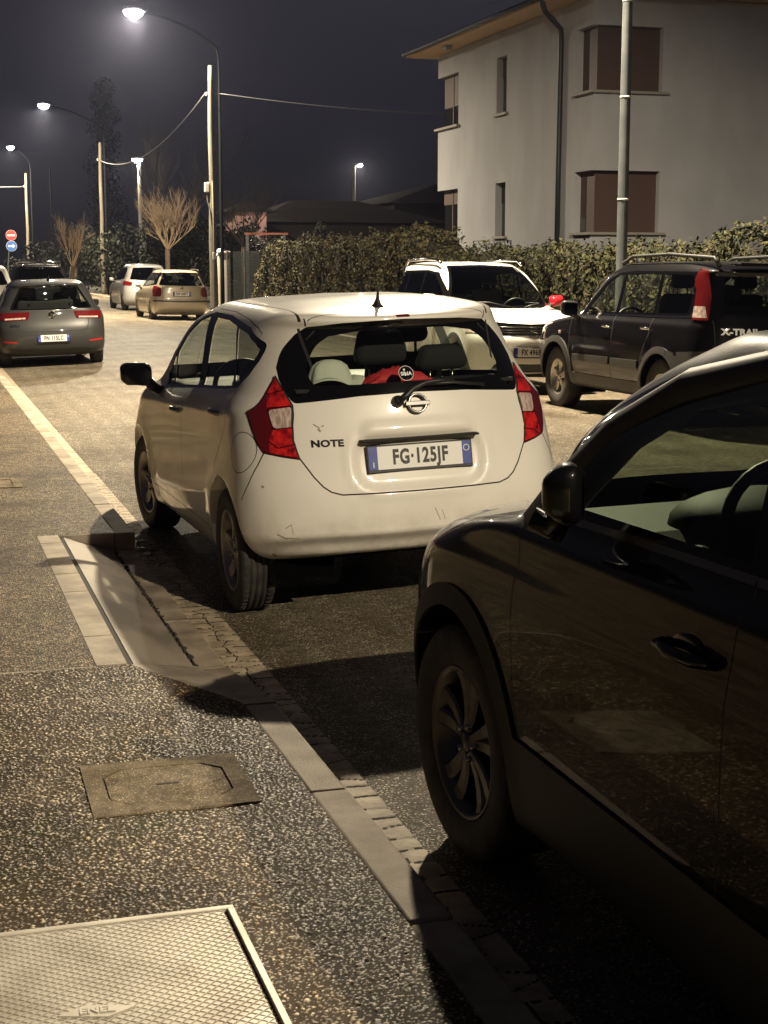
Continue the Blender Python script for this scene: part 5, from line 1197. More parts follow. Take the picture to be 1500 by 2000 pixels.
def pebble_mat():
    m = bpy.data.materials.new('washed_gravel_relief'); m.use_nodes = True; t = m.node_tree; p = t.nodes['Principled BSDF']; N = t.nodes.new; Lk = t.links.new
    a = N('ShaderNodeAttribute'); a.attribute_name = 'stone'; sp = N('ShaderNodeSeparateXYZ'); Lk(a.outputs['Vector'], sp.inputs[0])
    cr = N('ShaderNodeValToRGB'); el = cr.color_ramp.elements; el[0].position = 0; el[0].color = (.08, .055, .032, 1); el[1].position = 1; el[1].color = (.86, .66, .38, 1)
    for q, c in ((.3, (.17, .115, .06, 1)), (.62, (.36, .255, .13, 1)), (.85, (.48, .38, .25, 1))): e_ = el.new(q); e_.color = c
    Lk(sp.outputs['X'], cr.inputs[0])
    tc = N('ShaderNodeTexCoord'); fn = N('ShaderNodeTexNoise'); fn.inputs['Scale'].default_value = 260; fn.inputs['Detail'].default_value = 3; Lk(tc.outputs['Object'], fn.inputs['Vector'])
    mc = N('ShaderNodeMix'); mc.data_type = 'RGBA'; mc.inputs[6].default_value = (.022, .0165, .010, 1); mc.inputs[7].default_value = (.095, .072, .045, 1); Lk(fn.outputs['Fac'], mc.inputs[0])
    mx = N('ShaderNodeMix'); mx.data_type = 'RGBA'; Lk(sp.outputs['Y'], mx.inputs[0]); Lk(mc.outputs[2], mx.inputs[6]); Lk(cr.outputs[0], mx.inputs[7])
    pn = N('ShaderNodeTexNoise'); pn.inputs['Scale'].default_value = 1.9; pn.inputs['Detail'].default_value = 7; pn.inputs['Roughness'].default_value = .6; Lk(tc.outputs['Object'], pn.inputs['Vector'])
    mr = N('ShaderNodeMapRange'); mr.inputs[1].default_value = .44; mr.inputs[2].default_value = .66; Lk(pn.outputs['Fac'], mr.inputs[0])
    mp = N('ShaderNodeMix'); mp.data_type = 'RGBA'; mp.blend_type = 'MULTIPLY'; mp.inputs[7].default_value = (.30, .28, .24, 1); Lk(mr.outputs[0], mp.inputs[0]); Lk(mx.outputs[2], mp.inputs[6])
    gn = N('ShaderNodeTexNoise'); gn.inputs['Scale'].default_value = 2.6; gn.inputs['Detail'].default_value = 8; gn.inputs['Roughness'].default_value = .7
    gm = N('ShaderNodeMapping'); gm.inputs['Location'].default_value = (3.3, 7.1, 0); Lk(tc.outputs['Object'], gm.inputs[0]); Lk(gm.outputs[0], gn.inputs['Vector'])
    gr = N('ShaderNodeMapRange'); gr.inputs[1].default_value = .52; gr.inputs[2].default_value = .70; gr.inputs[4].default_value = .75; Lk(gn.outputs['Fac'], gr.inputs[0])
    iv = N('ShaderNodeMath'); iv.operation = 'SUBTRACT'; iv.inputs[0].default_value = 1; Lk(sp.outputs['Y'], iv.inputs[1]); ml = N('ShaderNodeMath'); ml.operation = 'MULTIPLY'; Lk(gr.outputs[0], ml.inputs[0]); Lk(iv.outputs[0], ml.inputs[1])
    mg = N('ShaderNodeMix'); mg.data_type = 'RGBA'; mg.inputs[7].default_value = (.045, .048, .014, 1); Lk(ml.outputs[0], mg.inputs[0]); Lk(mp.outputs[2], mg.inputs[6]); Lk(mg.outputs[2], p.inputs['Base Color'])
    sr = N('ShaderNodeMapRange'); sr.inputs[3].default_value = .012; sr.inputs[4].default_value = .35; Lk(sp.outputs['Y'], sr.inputs[0]); Lk(sr.outputs[0], p.inputs['Specular IOR Level']); p.inputs['Roughness'].default_value = .48
    b = N('ShaderNodeBump'); b.inputs['Strength'].default_value = .6; b.inputs['Distance'].default_value = .002; Lk(fn.outputs['Fac'], b.inputs['Height']); Lk(b.outputs[0], p.inputs['Normal'])
    return m
def gravel_relief():
    """the pavement by the camera: every pebble is real relief"""
    rs = np.random.RandomState(12); st = .0034; x0, x1, y0, y1 = -.30, KX0 - .001, 2.55, 6.09; c = .0115
    gx, gy = np.arange(x0, x1 + st, st), np.arange(y0, y1 + st, st); gx[-1] = x1; gy[-1] = y1; X, Y = np.meshgrid(gx, gy)
    nx, ny = int((x1 - x0) / c) + 4, int((y1 - y0) / c) + 4
    sx_, sy_ = rs.uniform(.05, .95, (ny, nx)), rs.uniform(.05, .95, (ny, nx)); rad = c * (.13 + .47 * rs.rand(ny, nx) ** 1.8); asp = rs.uniform(1, 1.7, (ny, nx)); rot = rs.uniform(0, math.pi, (ny, nx)); hh = rad * rs.uniform(.35, .75, (ny, nx)); tone = rs.rand(ny, nx)
    ci, cj = ((X - x0) / c + 1).astype(int), ((Y - y0) / c + 1).astype(int); Zb = np.full(X.shape, 0.); T = np.zeros(X.shape); Mk = np.zeros(X.shape)
    for dj in (-1, 0, 1):
        for di in (-1, 0, 1):
            i, j = np.clip(ci + di, 0, nx - 1), np.clip(cj + dj, 0, ny - 1)
            px, py = x0 + (i - 1 + sx_[j, i]) * c, y0 + (j - 1 + sy_[j, i]) * c; dx, dy = X - px, Y - py; cs, sn = np.cos(rot[j, i]), np.sin(rot[j, i])
            u, v = dx * cs + dy * sn, (-dx * sn + dy * cs) * asp[j, i]; d = np.hypot(u, v) / rad[j, i]; h = hh[j, i] * np.sqrt(np.clip(1 - d * d, 0, 1)); up = h > Zb
            Zb = np.where(up, h, Zb); T = np.where(up, tone[j, i], T); Mk = np.where(up, np.clip((1 - d) * 9, 0, 1), Mk)
    Z = PZ + .0012 + Zb + rs.normal(0, .00018, X.shape) + .0012 * np.sin(X * 9 + 2 * np.sin(Y * 3)) * np.sin(Y * 7)
    n = len(gx); V = np.stack([X, Y, Z], 2).reshape(-1, 3); idx = np.arange(len(V)).reshape(X.shape); q = np.stack([idx[:-1, :-1], idx[:-1, 1:], idx[1:, 1:], idx[1:, :-1]], 2)
    cx, cy = (X[:-1, :-1] + X[1:, 1:]) / 2, (Y[:-1, :-1] + Y[1:, 1:]) / 2
    keep = ~((cx > .44 + .005) & (cx < .94 - .005) & (cy > 4.36 + .005) & (cy < 4.84 - .005)) & ~((cx < .70) & (cy > 2.5) & (cy < 3.622)) & ~((cy > 5.42) & (cx > KX0 - (cy - 5.42) * .478))
    keep &= ~((cx > .64) & (cy > 6.105)); Q = q[keep]
    me = bpy.data.meshes.new('gravel_relief'); me.vertices.add(len(V)); me.vertices.foreach_set('co', V.ravel()); me.loops.add(Q.size); me.loops.foreach_set('vertex_index', Q.ravel()); me.polygons.add(len(Q)); me.polygons.foreach_set('loop_start', np.arange(len(Q)) * 4)
    me.update(calc_edges=True); me.validate(); me.polygons.foreach_set('use_smooth', [True] * len(me.polygons))
    at = me.attributes.new('stone', 'FLOAT_VECTOR', 'POINT'); at.data.foreach_set('vector', np.stack([T, Mk, np.zeros_like(T)], 2).reshape(-1)); me.materials.append(pebble_mat())
    tag(link(bpy.data.objects.new('pavement_gravel', me)), kind='structure')
def covers():
    E = empty('access_cover', (.30, 3.14, PZ + .003)); tag(E, 'large galvanised steel access cover with diamond tread in the pavement at the bottom left', 'manhole cover')
    x0, x1, y0, y1 = -.62, .402, -.55, .485
    bm = bmesh.new()
    for b in ((x0, x1, y1 - .018, y1), (x0, x1, y0, y0 + .018), (x1 - .018, x1, y0 + .018, y1 - .018), (x0, x0 + .018, y0 + .018, y1 - .018)): box(bm, b[0], b[1], b[2], b[3], -.05, .008, .002)
    obj('frame', bm, M_steel, E)
    bm = bmesh.new(); X0, X1, Y0, Y1 = x0 + .024, x1 - .030, y0 + .024, y1 - .022; box(bm, X0, X1, Y0, Y1, -.05, .003)
    st, wv = .0196 / .68, .0013
    def clip(p, d):
        t0, t1 = -9, 9
        for k, (a, b) in enumerate(((X0, X1), (Y0, Y1))):
            u, v = (a - p[k]) / d[k], (b - p[k]) / d[k]; t0, t1 = max(t0, min(u, v)), min(t1, max(u, v))
        return (t0, t1) if t1 > t0 + .004 else None
    for sg in (1, -1):
        d = Vector((math.cos(R(41)), sg * math.sin(R(41)))); nrm = Vector((-d.y, d.x))
        for k in range(-75, 76):
            p = nrm * (k * st * .68); r = clip(p, d)
            if not r: continue
            a, b = p + d * r[0], p + d * r[1]; q = nrm * wv; zt = .0054 if sg > 0 else .0049
            c = [(a - q * 1.6), (b - q * 1.6), (b + q * 1.6), (a + q * 1.6)]; e_ = [(a - q * .6), (b - q * .6), (b + q * .6), (a + q * .6)]
            lo = [bm.verts.new((v.x, v.y, .0025)) for v in c]; hi = [bm.verts.new((v.x, v.y, zt)) for v in e_]
            bm.faces.new(hi)
            for i in range(4): bm.faces.new((lo[i], lo[(i + 1) % 4], hi[(i + 1) % 4], hi[i]))
    # maker's lozenge
    L = [(-.085, 0), (-.02, .033), (.085, .0), (.02, -.033)]; cx, cy = .01, .02
    prism(bm, [(cx + a, cy + b, .002) for a, b in L], (0, 0, .0052)); n0 = len(bm.verts)
    text_bm(bm, 'ENEL', Matrix.Translation((cx, cy, .0085)) @ Matrix.Rotation(R(-4), 4, 'Z'), .036, 0, .95, .0014, .001)
    obj('lid', bm, M_steel, E, recalc=True)
    E = empty('inspection_cover', (.69, 4.60, PZ + .001)); tag(E, 'square concrete inspection cover with an eight-sided lid set in the gravel pavement', 'manhole cover')
    E.rotation_euler = (0, 0, R(-1))
    P = [(-.185, -.10), (-.185, .10), (-.125, .165), (.125, .165), (.185, .10), (.185, -.10), (.125, -.165), (-.125, -.165)]
    bm = bmesh.new(); o = [(-.25, -.24), (-.25, .24), (.25, .24), (.25, -.24)]
    oo = [(-.25, -.1), (-.25, .1), (-.125, .24), (.125, .24), (.25, .1), (.25, -.1), (.125, -.24), (-.125, -.24)]
    inn = [(a * 1.035, b * 1.04) for a, b in P]; corners = {1: (-.25, .24), 3: (.25, .24), 5: (.25, -.24), 7: (-.25, -.24)}
    top = []; z = .006
    for i in range(8):
        j = (i + 1) % 8; poly = [inn[i], oo[i]] + ([corners[i]] if i in corners else []) + [oo[j], inn[j]]
        prism(bm, [(a, b, -.05) for a, b in poly], (0, 0, .05 + z))
    obj('frame', bm, M_cover, E)
    bm = bmesh.new(); prism(bm, [(a, b, -.05) for a, b in P], (0, 0, .05 + .004)); obj('lid', bm, M_cover, E)
    bm = bmesh.new(); prism(bm, [(a * 1.04, b * 1.04, -.05) for a, b in P], (0, 0, .04)); obj('gap', bm, M_joint, E)
    bm = bmesh.new(); box(bm, -.035, .035, -.006, .006, .003, .0055, 0); obj('lifting_slot', bm, M_joint, E)
    E = empty('inspection_cover', (.35, 11.6, PZ)); tag(E, 'small rectangular concrete cover further up the pavement near the left edge', 'manhole cover')
    bm = bmesh.new()
    for b in ((-.35, .35, .19, .25), (-.35, .35, -.25, -.19), (-.35, -.29, -.19, .19), (.29, .35, -.19, .19)): box(bm, *b, -.05, .006)
    obj('frame', bm, M_cover, E); bm = bmesh.new(); box(bm, -.283, .283, -.183, .183, -.05, .004); obj('lid', bm, M_cover, E)
# ================================================================= street furniture
M_pole = mat('weathered_pole', (.095, .084, .062), .85, col2=(.06, .052, .039), nscale=3, stretch=(6, 6, .5), bump=.3, bscale=30)
M_post = mat('grey_painted_steel', (.075, .082, .086), .45, metal=.2, col2=(.10, .105, .11), nscale=5)
M_postd = mat('shade_tinted_steel', (.005, .0055, .0065), .9, spec=.05)  # darker copy of the post steel, night shade put into its colour
M_bandm = mat('pale_band', (.55, .53, .48), .6)
M_wire = mat('cable', (.10, .10, .11), .6)
def bulb_mat(name, col, st):
    m = bpy.data.materials.new(name); m.use_nodes = True; p = m.node_tree.nodes['Principled BSDF']; p.inputs['Base Color'].default_value = (.8, .8, .8, 1)
    p.inputs['Emission Color'].default_value = (*col, 1); p.inputs['Emission Strength'].default_value = st; return m
M_bulb = bulb_mat('lit_lamp', (1, .95, .93), 130); M_bulbs = bulb_mat('lit_small_lamp', (.95, .95, 1), 14)
M_lamphead = mat('lamp_housing', (.12, .12, .125), .5)
def street_lamp(base, head, label, r0=.065, r1=.035, hpole=7.6, power=None, bands=(), pm=None, group='street lamps along the road'):
    E = empty('street_lamp', (base[0], base[1], .1)); tag(E, label, 'street lamp', group)
    H = Vector(head) - E.location; bm = bmesh.new()
    d = Vector((H.x, H.y, 0)); L = d.length; d.normalize(); zt = hpole
    pts = [Vector((0, 0, -.25)), Vector((0, 0, 1.2)), Vector((0, 0, 1.25)), Vector((0, 0, zt * .6)), Vector((0, 0, zt))]; rr = [r0, r0, r0 * .97, (r0 + r1) / 2 * 1.05, r1 * 1.1]
    dz = H.z - zt
    for k in range(1, 9):
        t = k / 8; a = t * math.pi / 2; pts.append(Vector((0, 0, zt)) + d * (L * (.25 * (1 - math.cos(a)) + .75 * max(0, (t - .25) / .75) ** 1.15)) + Vector((0, 0, dz * math.sin(a) ** .9))); rr.append(r1)
    tube(bm, pts, rr, 12); obj('post', bm, pm or M_postd, E, smooth=True)
    for z in bands:
        bm = bmesh.new(); rz = r0 + (r1 - r0) * max(0, (z - 1.25)) / (zt - 1.25) + .006; lathe(bm, [(z - .012, rz - .01), (z - .012, rz), (z + .012, rz), (z + .012, rz - .01)], 'z', 16); obj('band', bm, M_bandm, E)
    bm = bmesh.new(); h = H
    u = -d if L > .1 else Vector((1, 0, 0)); ang = math.atan2(d.y, d.x)
    vs_ = box(bm, -.42, .30, -.15, .15, .0, .13, .05, 0, 3)
    bmesh.ops.rotate(bm, verts=bm.verts, cent=(0, 0, 0), matrix=Matrix.Rotation(ang, 3, 'Z'))
    bmesh.ops.translate(bm, verts=bm.verts, vec=h); hd = obj('lamp_head', bm, M_lamphead, E, smooth=True)
    bm = bmesh.new(); blob(bm, (0, 0, 0), (.31, .20, .19), 0, 3, lambda p, q: Vector((p.x, p.y, min(p.z, .02))))
    bmesh.ops.rotate(bm, verts=bm.verts, cent=(0, 0, 0), matrix=Matrix.Rotation(ang, 3, 'Z'))
    bmesh.ops.translate(bm, verts=bm.verts, vec=h + Vector((0, 0, -.01))); obj('bulb', bm, M_bulb, hd)
    ld = bpy.data.lights.new('lamp_light', 'AREA'); ld.shape = 'DISK'; ld.size = .30; ld.energy = power or LAMP_W; ld.color = LAMP_COL
    lo = bpy.data.objects.new('lamp_light', ld); C.objects.link(lo); lo.parent = hd; lo.location = h + Vector((0, 0, -.20))
    if L > .1: lo.rotation_euler = (d.y * -R(9), d.x * R(9) * -1, 0)
    return E
L_HEADS = dict(behind=(6.35, -9.6, 9.4), near=(6.35, 18.9, 9.4))
def lamps():
    street_lamp((9.5, -9.8), L_HEADS['behind'], 'grey steel street lamp lighting the tail of the white hatchback from behind the viewer')
    street_lamp((8.95, 18.7), L_HEADS['near'], 'tall grey steel street lamp post rising behind the dark off-roader', r0=.076, r1=.05, pm=M_post, power=LAMP_W * .82, bands=(2.45, 3.75, 4.95))
    street_lamp((9.57, 49.4), (6.81, 48.6, 9.29), 'brightest and highest street lamp, its curved arm rising beside the nearest utility pole', power=LAMP_W)
    street_lamp((9.75, 81.5), (6.56, 79.0, 9.4), 'distant street lamp, second of the three glowing over the road', power=LAMP_W)
    street_lamp((8.1, 110.), (6.68, 107.7, 9.4), 'farthest street lamp glowing at the left edge of the sky', power=LAMP_W)
    street_lamp((13.45, 95.2), (13.35, 95.2, 7.95), 'street lamp with a straight white post behind the bare tree', r0=.12, r1=.10, hpole=7.7, power=1500)
    street_lamp((32.4, 114.5), (33.1, 115.4, 9.2), 'tiny far street lamp glowing above the dark roof', r0=.13, r1=.11, hpole=8.9, power=1500)
    for o in C.objects:                                    # the two far posts are white
        if o.name.startswith('post') and o.parent and o.parent.location.x > 10: o.data.materials[0] = mat('white_post', (.30, .29, .26), .6)
def utility_pole(x, y, h, label, extras=False):
    E = empty('utility_pole', (x, y, .1)); tag(E, label, 'utility pole', 'utility poles along the road')
    bm = bmesh.new(); n = 16; tube(bm, [(0.012 * math.sin(k * .9), .0, -.2 + (h + .2) * k / n) for k in range(n + 1)], [.135 - .055 * k / n for k in range(n + 1)], 12); obj('pole', bm, M_pole, E, smooth=True)
    bm = bmesh.new(); tube(bm, [(-.11, 0, h - .9), (-.02, 0, h - .85)], .012, 6); lathe(bm, [(h - .93, .001), (h - .93, .03), (h - .88, .04), (h - .83, .03), (h - .80, .001)], 'z', 10, (-.13, 0, 0)); obj('insulator', bm, M_bandm, E)
    if extras:
        bm = bmesh.new(); box(bm, -.24, -.10, -.08, .08, 3.85, 4.15, .02); obj('junction_box', bm, M_bandm, E)
        bm = bmesh.new(); tube(bm, [(-.14, -.02, 3.87), (-.17, -.04, 3.6), (-.10, -.10, 3.3), (-.05, -.125, 2.8)], .014, 6); tube(bm, [(-.02, -.135, 4.2), (.0, -.14, 2.0), (.01, -.14, .2)], .018, 6); obj('conduit', bm, M_pole, E, smooth=True)
        bm = bmesh.new(); box(bm, -.05, .05, -.150, -.138, 1.75, 1.98, .004); obj('plaque', bm, M_bandm, E)
    return E
def cable(name, a, b, sag, label, r=.018, n=24):
    a, b = Vector(a), Vector(b); bm = bmesh.new()
    tube(bm, [a.lerp(b, k / n) - Vector((0, 0, sag * 4 * (k / n) * (1 - k / n))) for k in range(n + 1)], r, 6)
    tag(obj(name, bm, M_wire, smooth=True), label, 'cable')
def furniture():
    utility_pole(9.2, 48.95, 7.72, 'pale weathered utility pole with a junction box behind the white hatchback roof', True)
    utility_pole(9.68, 82.8, 7.85, 'pale utility pole left of the silver people carrier, further up the road')
    utility_pole(7.8, 110.5, 7.75, 'farthest pale utility pole, standing to the right of the round road signs')
    cable('overhead_cable', (9.06, 49.0, 7.0), (9.55, 82.8, 7.1), 1.0, 'sagging cable strung between the two nearer utility poles')
    cable('overhead_cable', (9.3, 48.95, 7.0), (22, 47.6, 6.6), .3, 'thin cable running right from the utility pole towards the house')
    cable('overhead_cable', (7.7, 110.5, 6.95), (-12, 108, 7.1), .2, 'short cable at the left edge leaving the farthest utility pole')
    bm = bmesh.new(); tube(bm, [(8.95, 104, 0), (8.90, 104, 7.9)], [.07, .04], 8); tag(obj('lamp_post', bm, M_postd, smooth=True), 'thin dark unlit post between the signs and the second utility pole', 'post')
    # round signs on a bent post
    E = empty('road_sign', (5.36, 90.3, .1)); tag(E, 'round red no-entry sign above a blue arrow sign on a bent post', 'road sign')
    bm = bmesh.new(); tube(bm, [(-.12, .05, -.2), (-.13, .05, 1.6), (-.05, .05, 2.3), (.08, .05, 2.8), (.10, .05, 3.5)], .035, 8); obj('post', bm, M_post, E, smooth=True)
    Ms = [mat('sign_red', (.5, .03, .03), .4), mat('sign_white', (.75, .75, .72), .4), mat('sign_blue', (.03, .12, .42), .4)]
    def disc(nm, z, k):
        bm = bmesh.new(); lathe(bm, [(-.02, .001), (-.02, .30), (0, .30), (0, .001)], 'y', 28, mat=1); lathe(bm, [(-.024, .001), (-.024, .285)], 'y', 28, mat=k)
        if k == 0: box(bm, -.21, .21, -.030, -.025, -.05, .05, 0, 1)
        else:
            box(bm, -.18, .06, -.030, -.025, -.04, .04, 0, 1); prism(bm, [(.06, -.025, -.12), (.20, -.025, 0), (.06, -.025, .12)], (0, -.005, 0), 1)
        o = obj(nm, bm, Ms, E); o.location = (.10, 0, z)
    disc('no_entry_disc', 3.20, 0); disc('arrow_disc', 2.60, 2)
    E = empty('garden_lamp', (10.6, 55.2, .1)); tag(E, 'small white globe lamp lit by the gate beside the lamp post', 'garden lamp')
    bm = bmesh.new(); tube(bm, [(0, 0, 0), (0, 0, 1.85)], .035, 8); obj('post', bm, M_post, E, smooth=True)
    bm = bmesh.new(); blob(bm, (0, 0, 1.98), (.10, .10, .17), 0, 3); obj('globe', bm, M_bulbs, E)
# ================================================================= houses
M_wall = mat('house_render', (.42, .42, .44), .9, col2=(.375, .375, .39), nscale=1.2, stretch=(1, 1, .5), ndetail=7, bump=.12, bscale=40, bdist=.01)
M_eave = mat('eave_boards', (.74, .52, .30), .8, col2=(.64, .45, .26), nscale=3, stretch=(.3, 6, 1))
M_tile = mat('dark_roof_tiles', (.028, .020, .018), .85, bump=.4, bscale=8)
M_sill = mat('window_sill_stone', (.30, .27, .24), .7)
M_shut = mat('brown_roller_shutter', (.085, .050, .042), .6, bump=.0)
M_pane = mat('dark_pane', (.015, .014, .014), .08, coat=.6)
M_pipe = mat('dark_green_pipe', (.020, .026, .026), .4)
def shutter_bm(bm, x0, x1, y0, y1, z0, z1, along):
    n = int((z1 - z0) / .055)
    for k in range(n):
        a, b = z0 + (z1 - z0) * k / n, z0 + (z1 - z0) * (k + 1) / n
        if along == 'x': box(bm, x0, x1, y0, y1, a + .0008, b - .0008)
        else: box(bm, x0, x1, y0, y1, a + .0008, b - .0008)
def house():
    X0, Y0, Y1, X1, ZT, D = 14.4, 31.7, 42.15, 28.0, 7.45, .24
    E = empty('house', (X0, Y0, 0)); tag(E, 'two-storey grey rendered house with brown corner shutters behind the hedge', 'house')
    T = Vector((-X0, -Y0, 0))
    lv = [(2.40, 3.75), (5.45, 6.84)]
    def fin(name, bm, m, par=E, **k):
        bmesh.ops.translate(bm, verts=bm.verts, vec=T); return obj(name, bm, m, par, **k)
    bm = bmesh.new()
    zs = [(-.2, lv[0][0]), (lv[0][1], lv[1][0]), (lv[1][1], ZT)]
    for a, b in zs:                                        # solid bands between the window rows
        prism(bm, [(X0, Y0, a), (X1, Y0, a), (X1, Y1, a), (X0, Y1, a)], (0, 0, b - a))
    for a, b in lv:                                        # piers in the window rows: street side, then end side
        box(bm, X0, X0 + D, Y0 + .92, 36.88, a, b); box(bm, X0, X0 + D, 37.58, 40.45, a, b)
        box(bm, X0 + 1.65, X1, Y0, Y0 + D, a, b); box(bm, X0 + D, X1 - .01, Y0 + D + .12, Y1 - D - .12, a, b) if False else None
        box(bm, X0 + 1.0, X1, Y1 - D, Y1, a, b); box(bm, X1 - D, X1, Y0 + D, Y1 - D, a, b)
        box(bm, X0 + D, X0 + D + .05, Y0 + 1.2, Y1 - 1.9, a, b)
    fin('wall', bm, M_wall)
    for i, (a, b) in enumerate(lv):
        # near corner window
        bm = bmesh.new(); q = .16
        shutter_bm(bm, X0 + q + .02, X0 + 1.65, Y0 + q, Y0 + q + .03, a + .02, b, 'x'); shutter_bm(bm, X0 + q, X0 + q + .03, Y0 + q + .03, Y0 + .92, a + .02, b, 'y')
        box(bm, X0 + q - .015, X0 + q + .035, Y0 + q - .015, Y0 + q + .035, a, b, 0, 1)
        if i == 0: box(bm, X0 + q - .004, X0 + q + .0, Y0 + .62, Y0 + .88, a + .04, a + .34, 0, 2)
        w_ = fin('corner_window', bm, [M_shut, M_shut, M_pane])
        bm = bmesh.new(); prism(bm, [(X0 - .09, Y0 - .09, a - .045), (X0 + 1.78, Y0 - .09, a - .045), (X0 + 1.78, Y0 + q, a - .045), (X0 + q, Y0 + q, a - .045), (X0 + q, Y0 + 1.02, a - .045), (X0 - .09, Y0 + 1.02, a - .045)], (0, 0, .055)); fin('sill', bm, M_sill, w_)
        # narrow window
        bm = bmesh.new(); box(bm, X0 + .19, X0 + .22, 36.88, 37.58, a, b, 0, 0); box(bm, X0 + .185, X0 + .235, 36.92, 37.54, a + .06, b - .30, 0, 1)
        shutter_bm(bm, X0 + .17, X0 + .185, 36.88, 37.58, b - .5, b, 'y'); w_ = fin('narrow_window', bm, [M_shut, M_pane])
        bm = bmesh.new(); box(bm, X0 - .07, X0 + .16, 36.80, 37.66, a - .05, a + .012); fin('sill', bm, M_sill, w_)
        # far corner window
        bm = bmesh.new(); box(bm, X0 + .16, X0 + .19, 40.45, Y1 - .16, a, b, 0, 1); shutter_bm(bm, X0 + .145, X0 + .16, 40.45, Y1 - .16, a + (.55 if i else .95), b, 'y'); box(bm, X0 + .13, X0 + .2, 41.2, 41.26, a, b, 0, 0); box(bm, X0 + .16, X0 + 1.0, Y1 - .19, Y1 - .16, a, b, 0, 0)
        w_ = fin('corner_window', bm, [M_shut, M_pane])
        bm = bmesh.new(); box(bm, X0 - .09, X0 + .14, 40.36, Y1 + .09, a - .05, a + .012); fin('sill', bm, M_sill, w_)
    # hipped roof with boarded eaves
    o = .72; bm = bmesh.new(); ex0, ey0, ex1, ey1 = X0 - o, Y0 - o, X1 + o, Y1 + o
    prism(bm, [(ex0, ey0, ZT + .02), (ex1, ey0, ZT + .02), (ex1, ey1, ZT + .02), (ex0, ey1, ZT + .02)], (0, 0, .05)); r_ = fin('eaves', bm, M_eave)
    bm = bmesh.new(); zr = ZT + .07; b_ = [(ex0 - .04, ey0 - .04, zr), (ex1 + .04, ey0 - .04, zr), (ex1 + .04, ey1 + .04, zr), (ex0 - .04, ey1 + .04, zr)]
    t_ = [(X0 + 4.6, (Y0 + Y1) / 2, zr + 1.75), (X1 - 4.6, (Y0 + Y1) / 2, zr + 1.75)]
    v = [bm.verts.new(p) for p in b_] + [bm.verts.new((p[0], p[1], zr + .09)) for p in b_] + [bm.verts.new(p) for p in t_]
    bm.faces.new(v[:4])
    for i in range(4): bm.faces.new((v[i], v[(i + 1) % 4], v[4 + (i + 1) % 4], v[4 + i]))
    bm.faces.new((v[4], v[5], v[9], v[8])); bm.faces.new((v[5], v[6], v[9])); bm.faces.new((v[6], v[7], v[8], v[9])); bm.faces.new((v[7], v[4], v[8])); fin('roof', bm, M_tile)
    bm = bmesh.new(); tube(bm, [(ex0 - .04, 32.9, ZT + .12), (ex0 + .02, 32.95, ZT - .05), (ex0 + .1, 33.0, ZT - .18), (X0 - .10, 33.3, ZT - .50), (X0 - .07, 33.35, ZT - .75), (X0 - .07, 33.38, 4), (X0 - .07, 33.4, .1)], .062, 10); fin('downpipe', bm, M_pipe, smooth=True)
    bm = bmesh.new(); tube(bm, [(ex0 - .07, ey0, ZT + .10), (ex0 - .07, ey1, ZT + .10)], .065, 8); tube(bm, [(ex0, ey0 - .07, ZT + .10), (ex1, ey0 - .07, ZT + .10)], .065, 8); fin('gutter', bm, M_pipe, smooth=True)
    bm = bmesh.new(); box(bm, X0 - .52, X0 - .34, 40.0, 40.3, ZT - .10, ZT + .02, .01); fin('vent', bm, M_sill)
    # small iron rail below the narrow window
    R_ = empty('garden_rail', (12.2, 31.6, 0)); tag(R_, 'thin dark iron rail standing on the hedge line before the grey house', 'rail')
    bm = bmesh.new(); tube(bm, [(-.62, -.1, .1), (-.62, -.1, 2.2), (.32, .1, 2.22), (.32, .1, .1)], .018, 6)
    for k in range(7): tube(bm, [(-.5 + k * .12, -.07, 2.2), (-.46 + k * .12, -.07, 2.12 - .03 * (k % 2))], .012, 5)
    obj('bar', bm, M_post, R_, smooth=True)
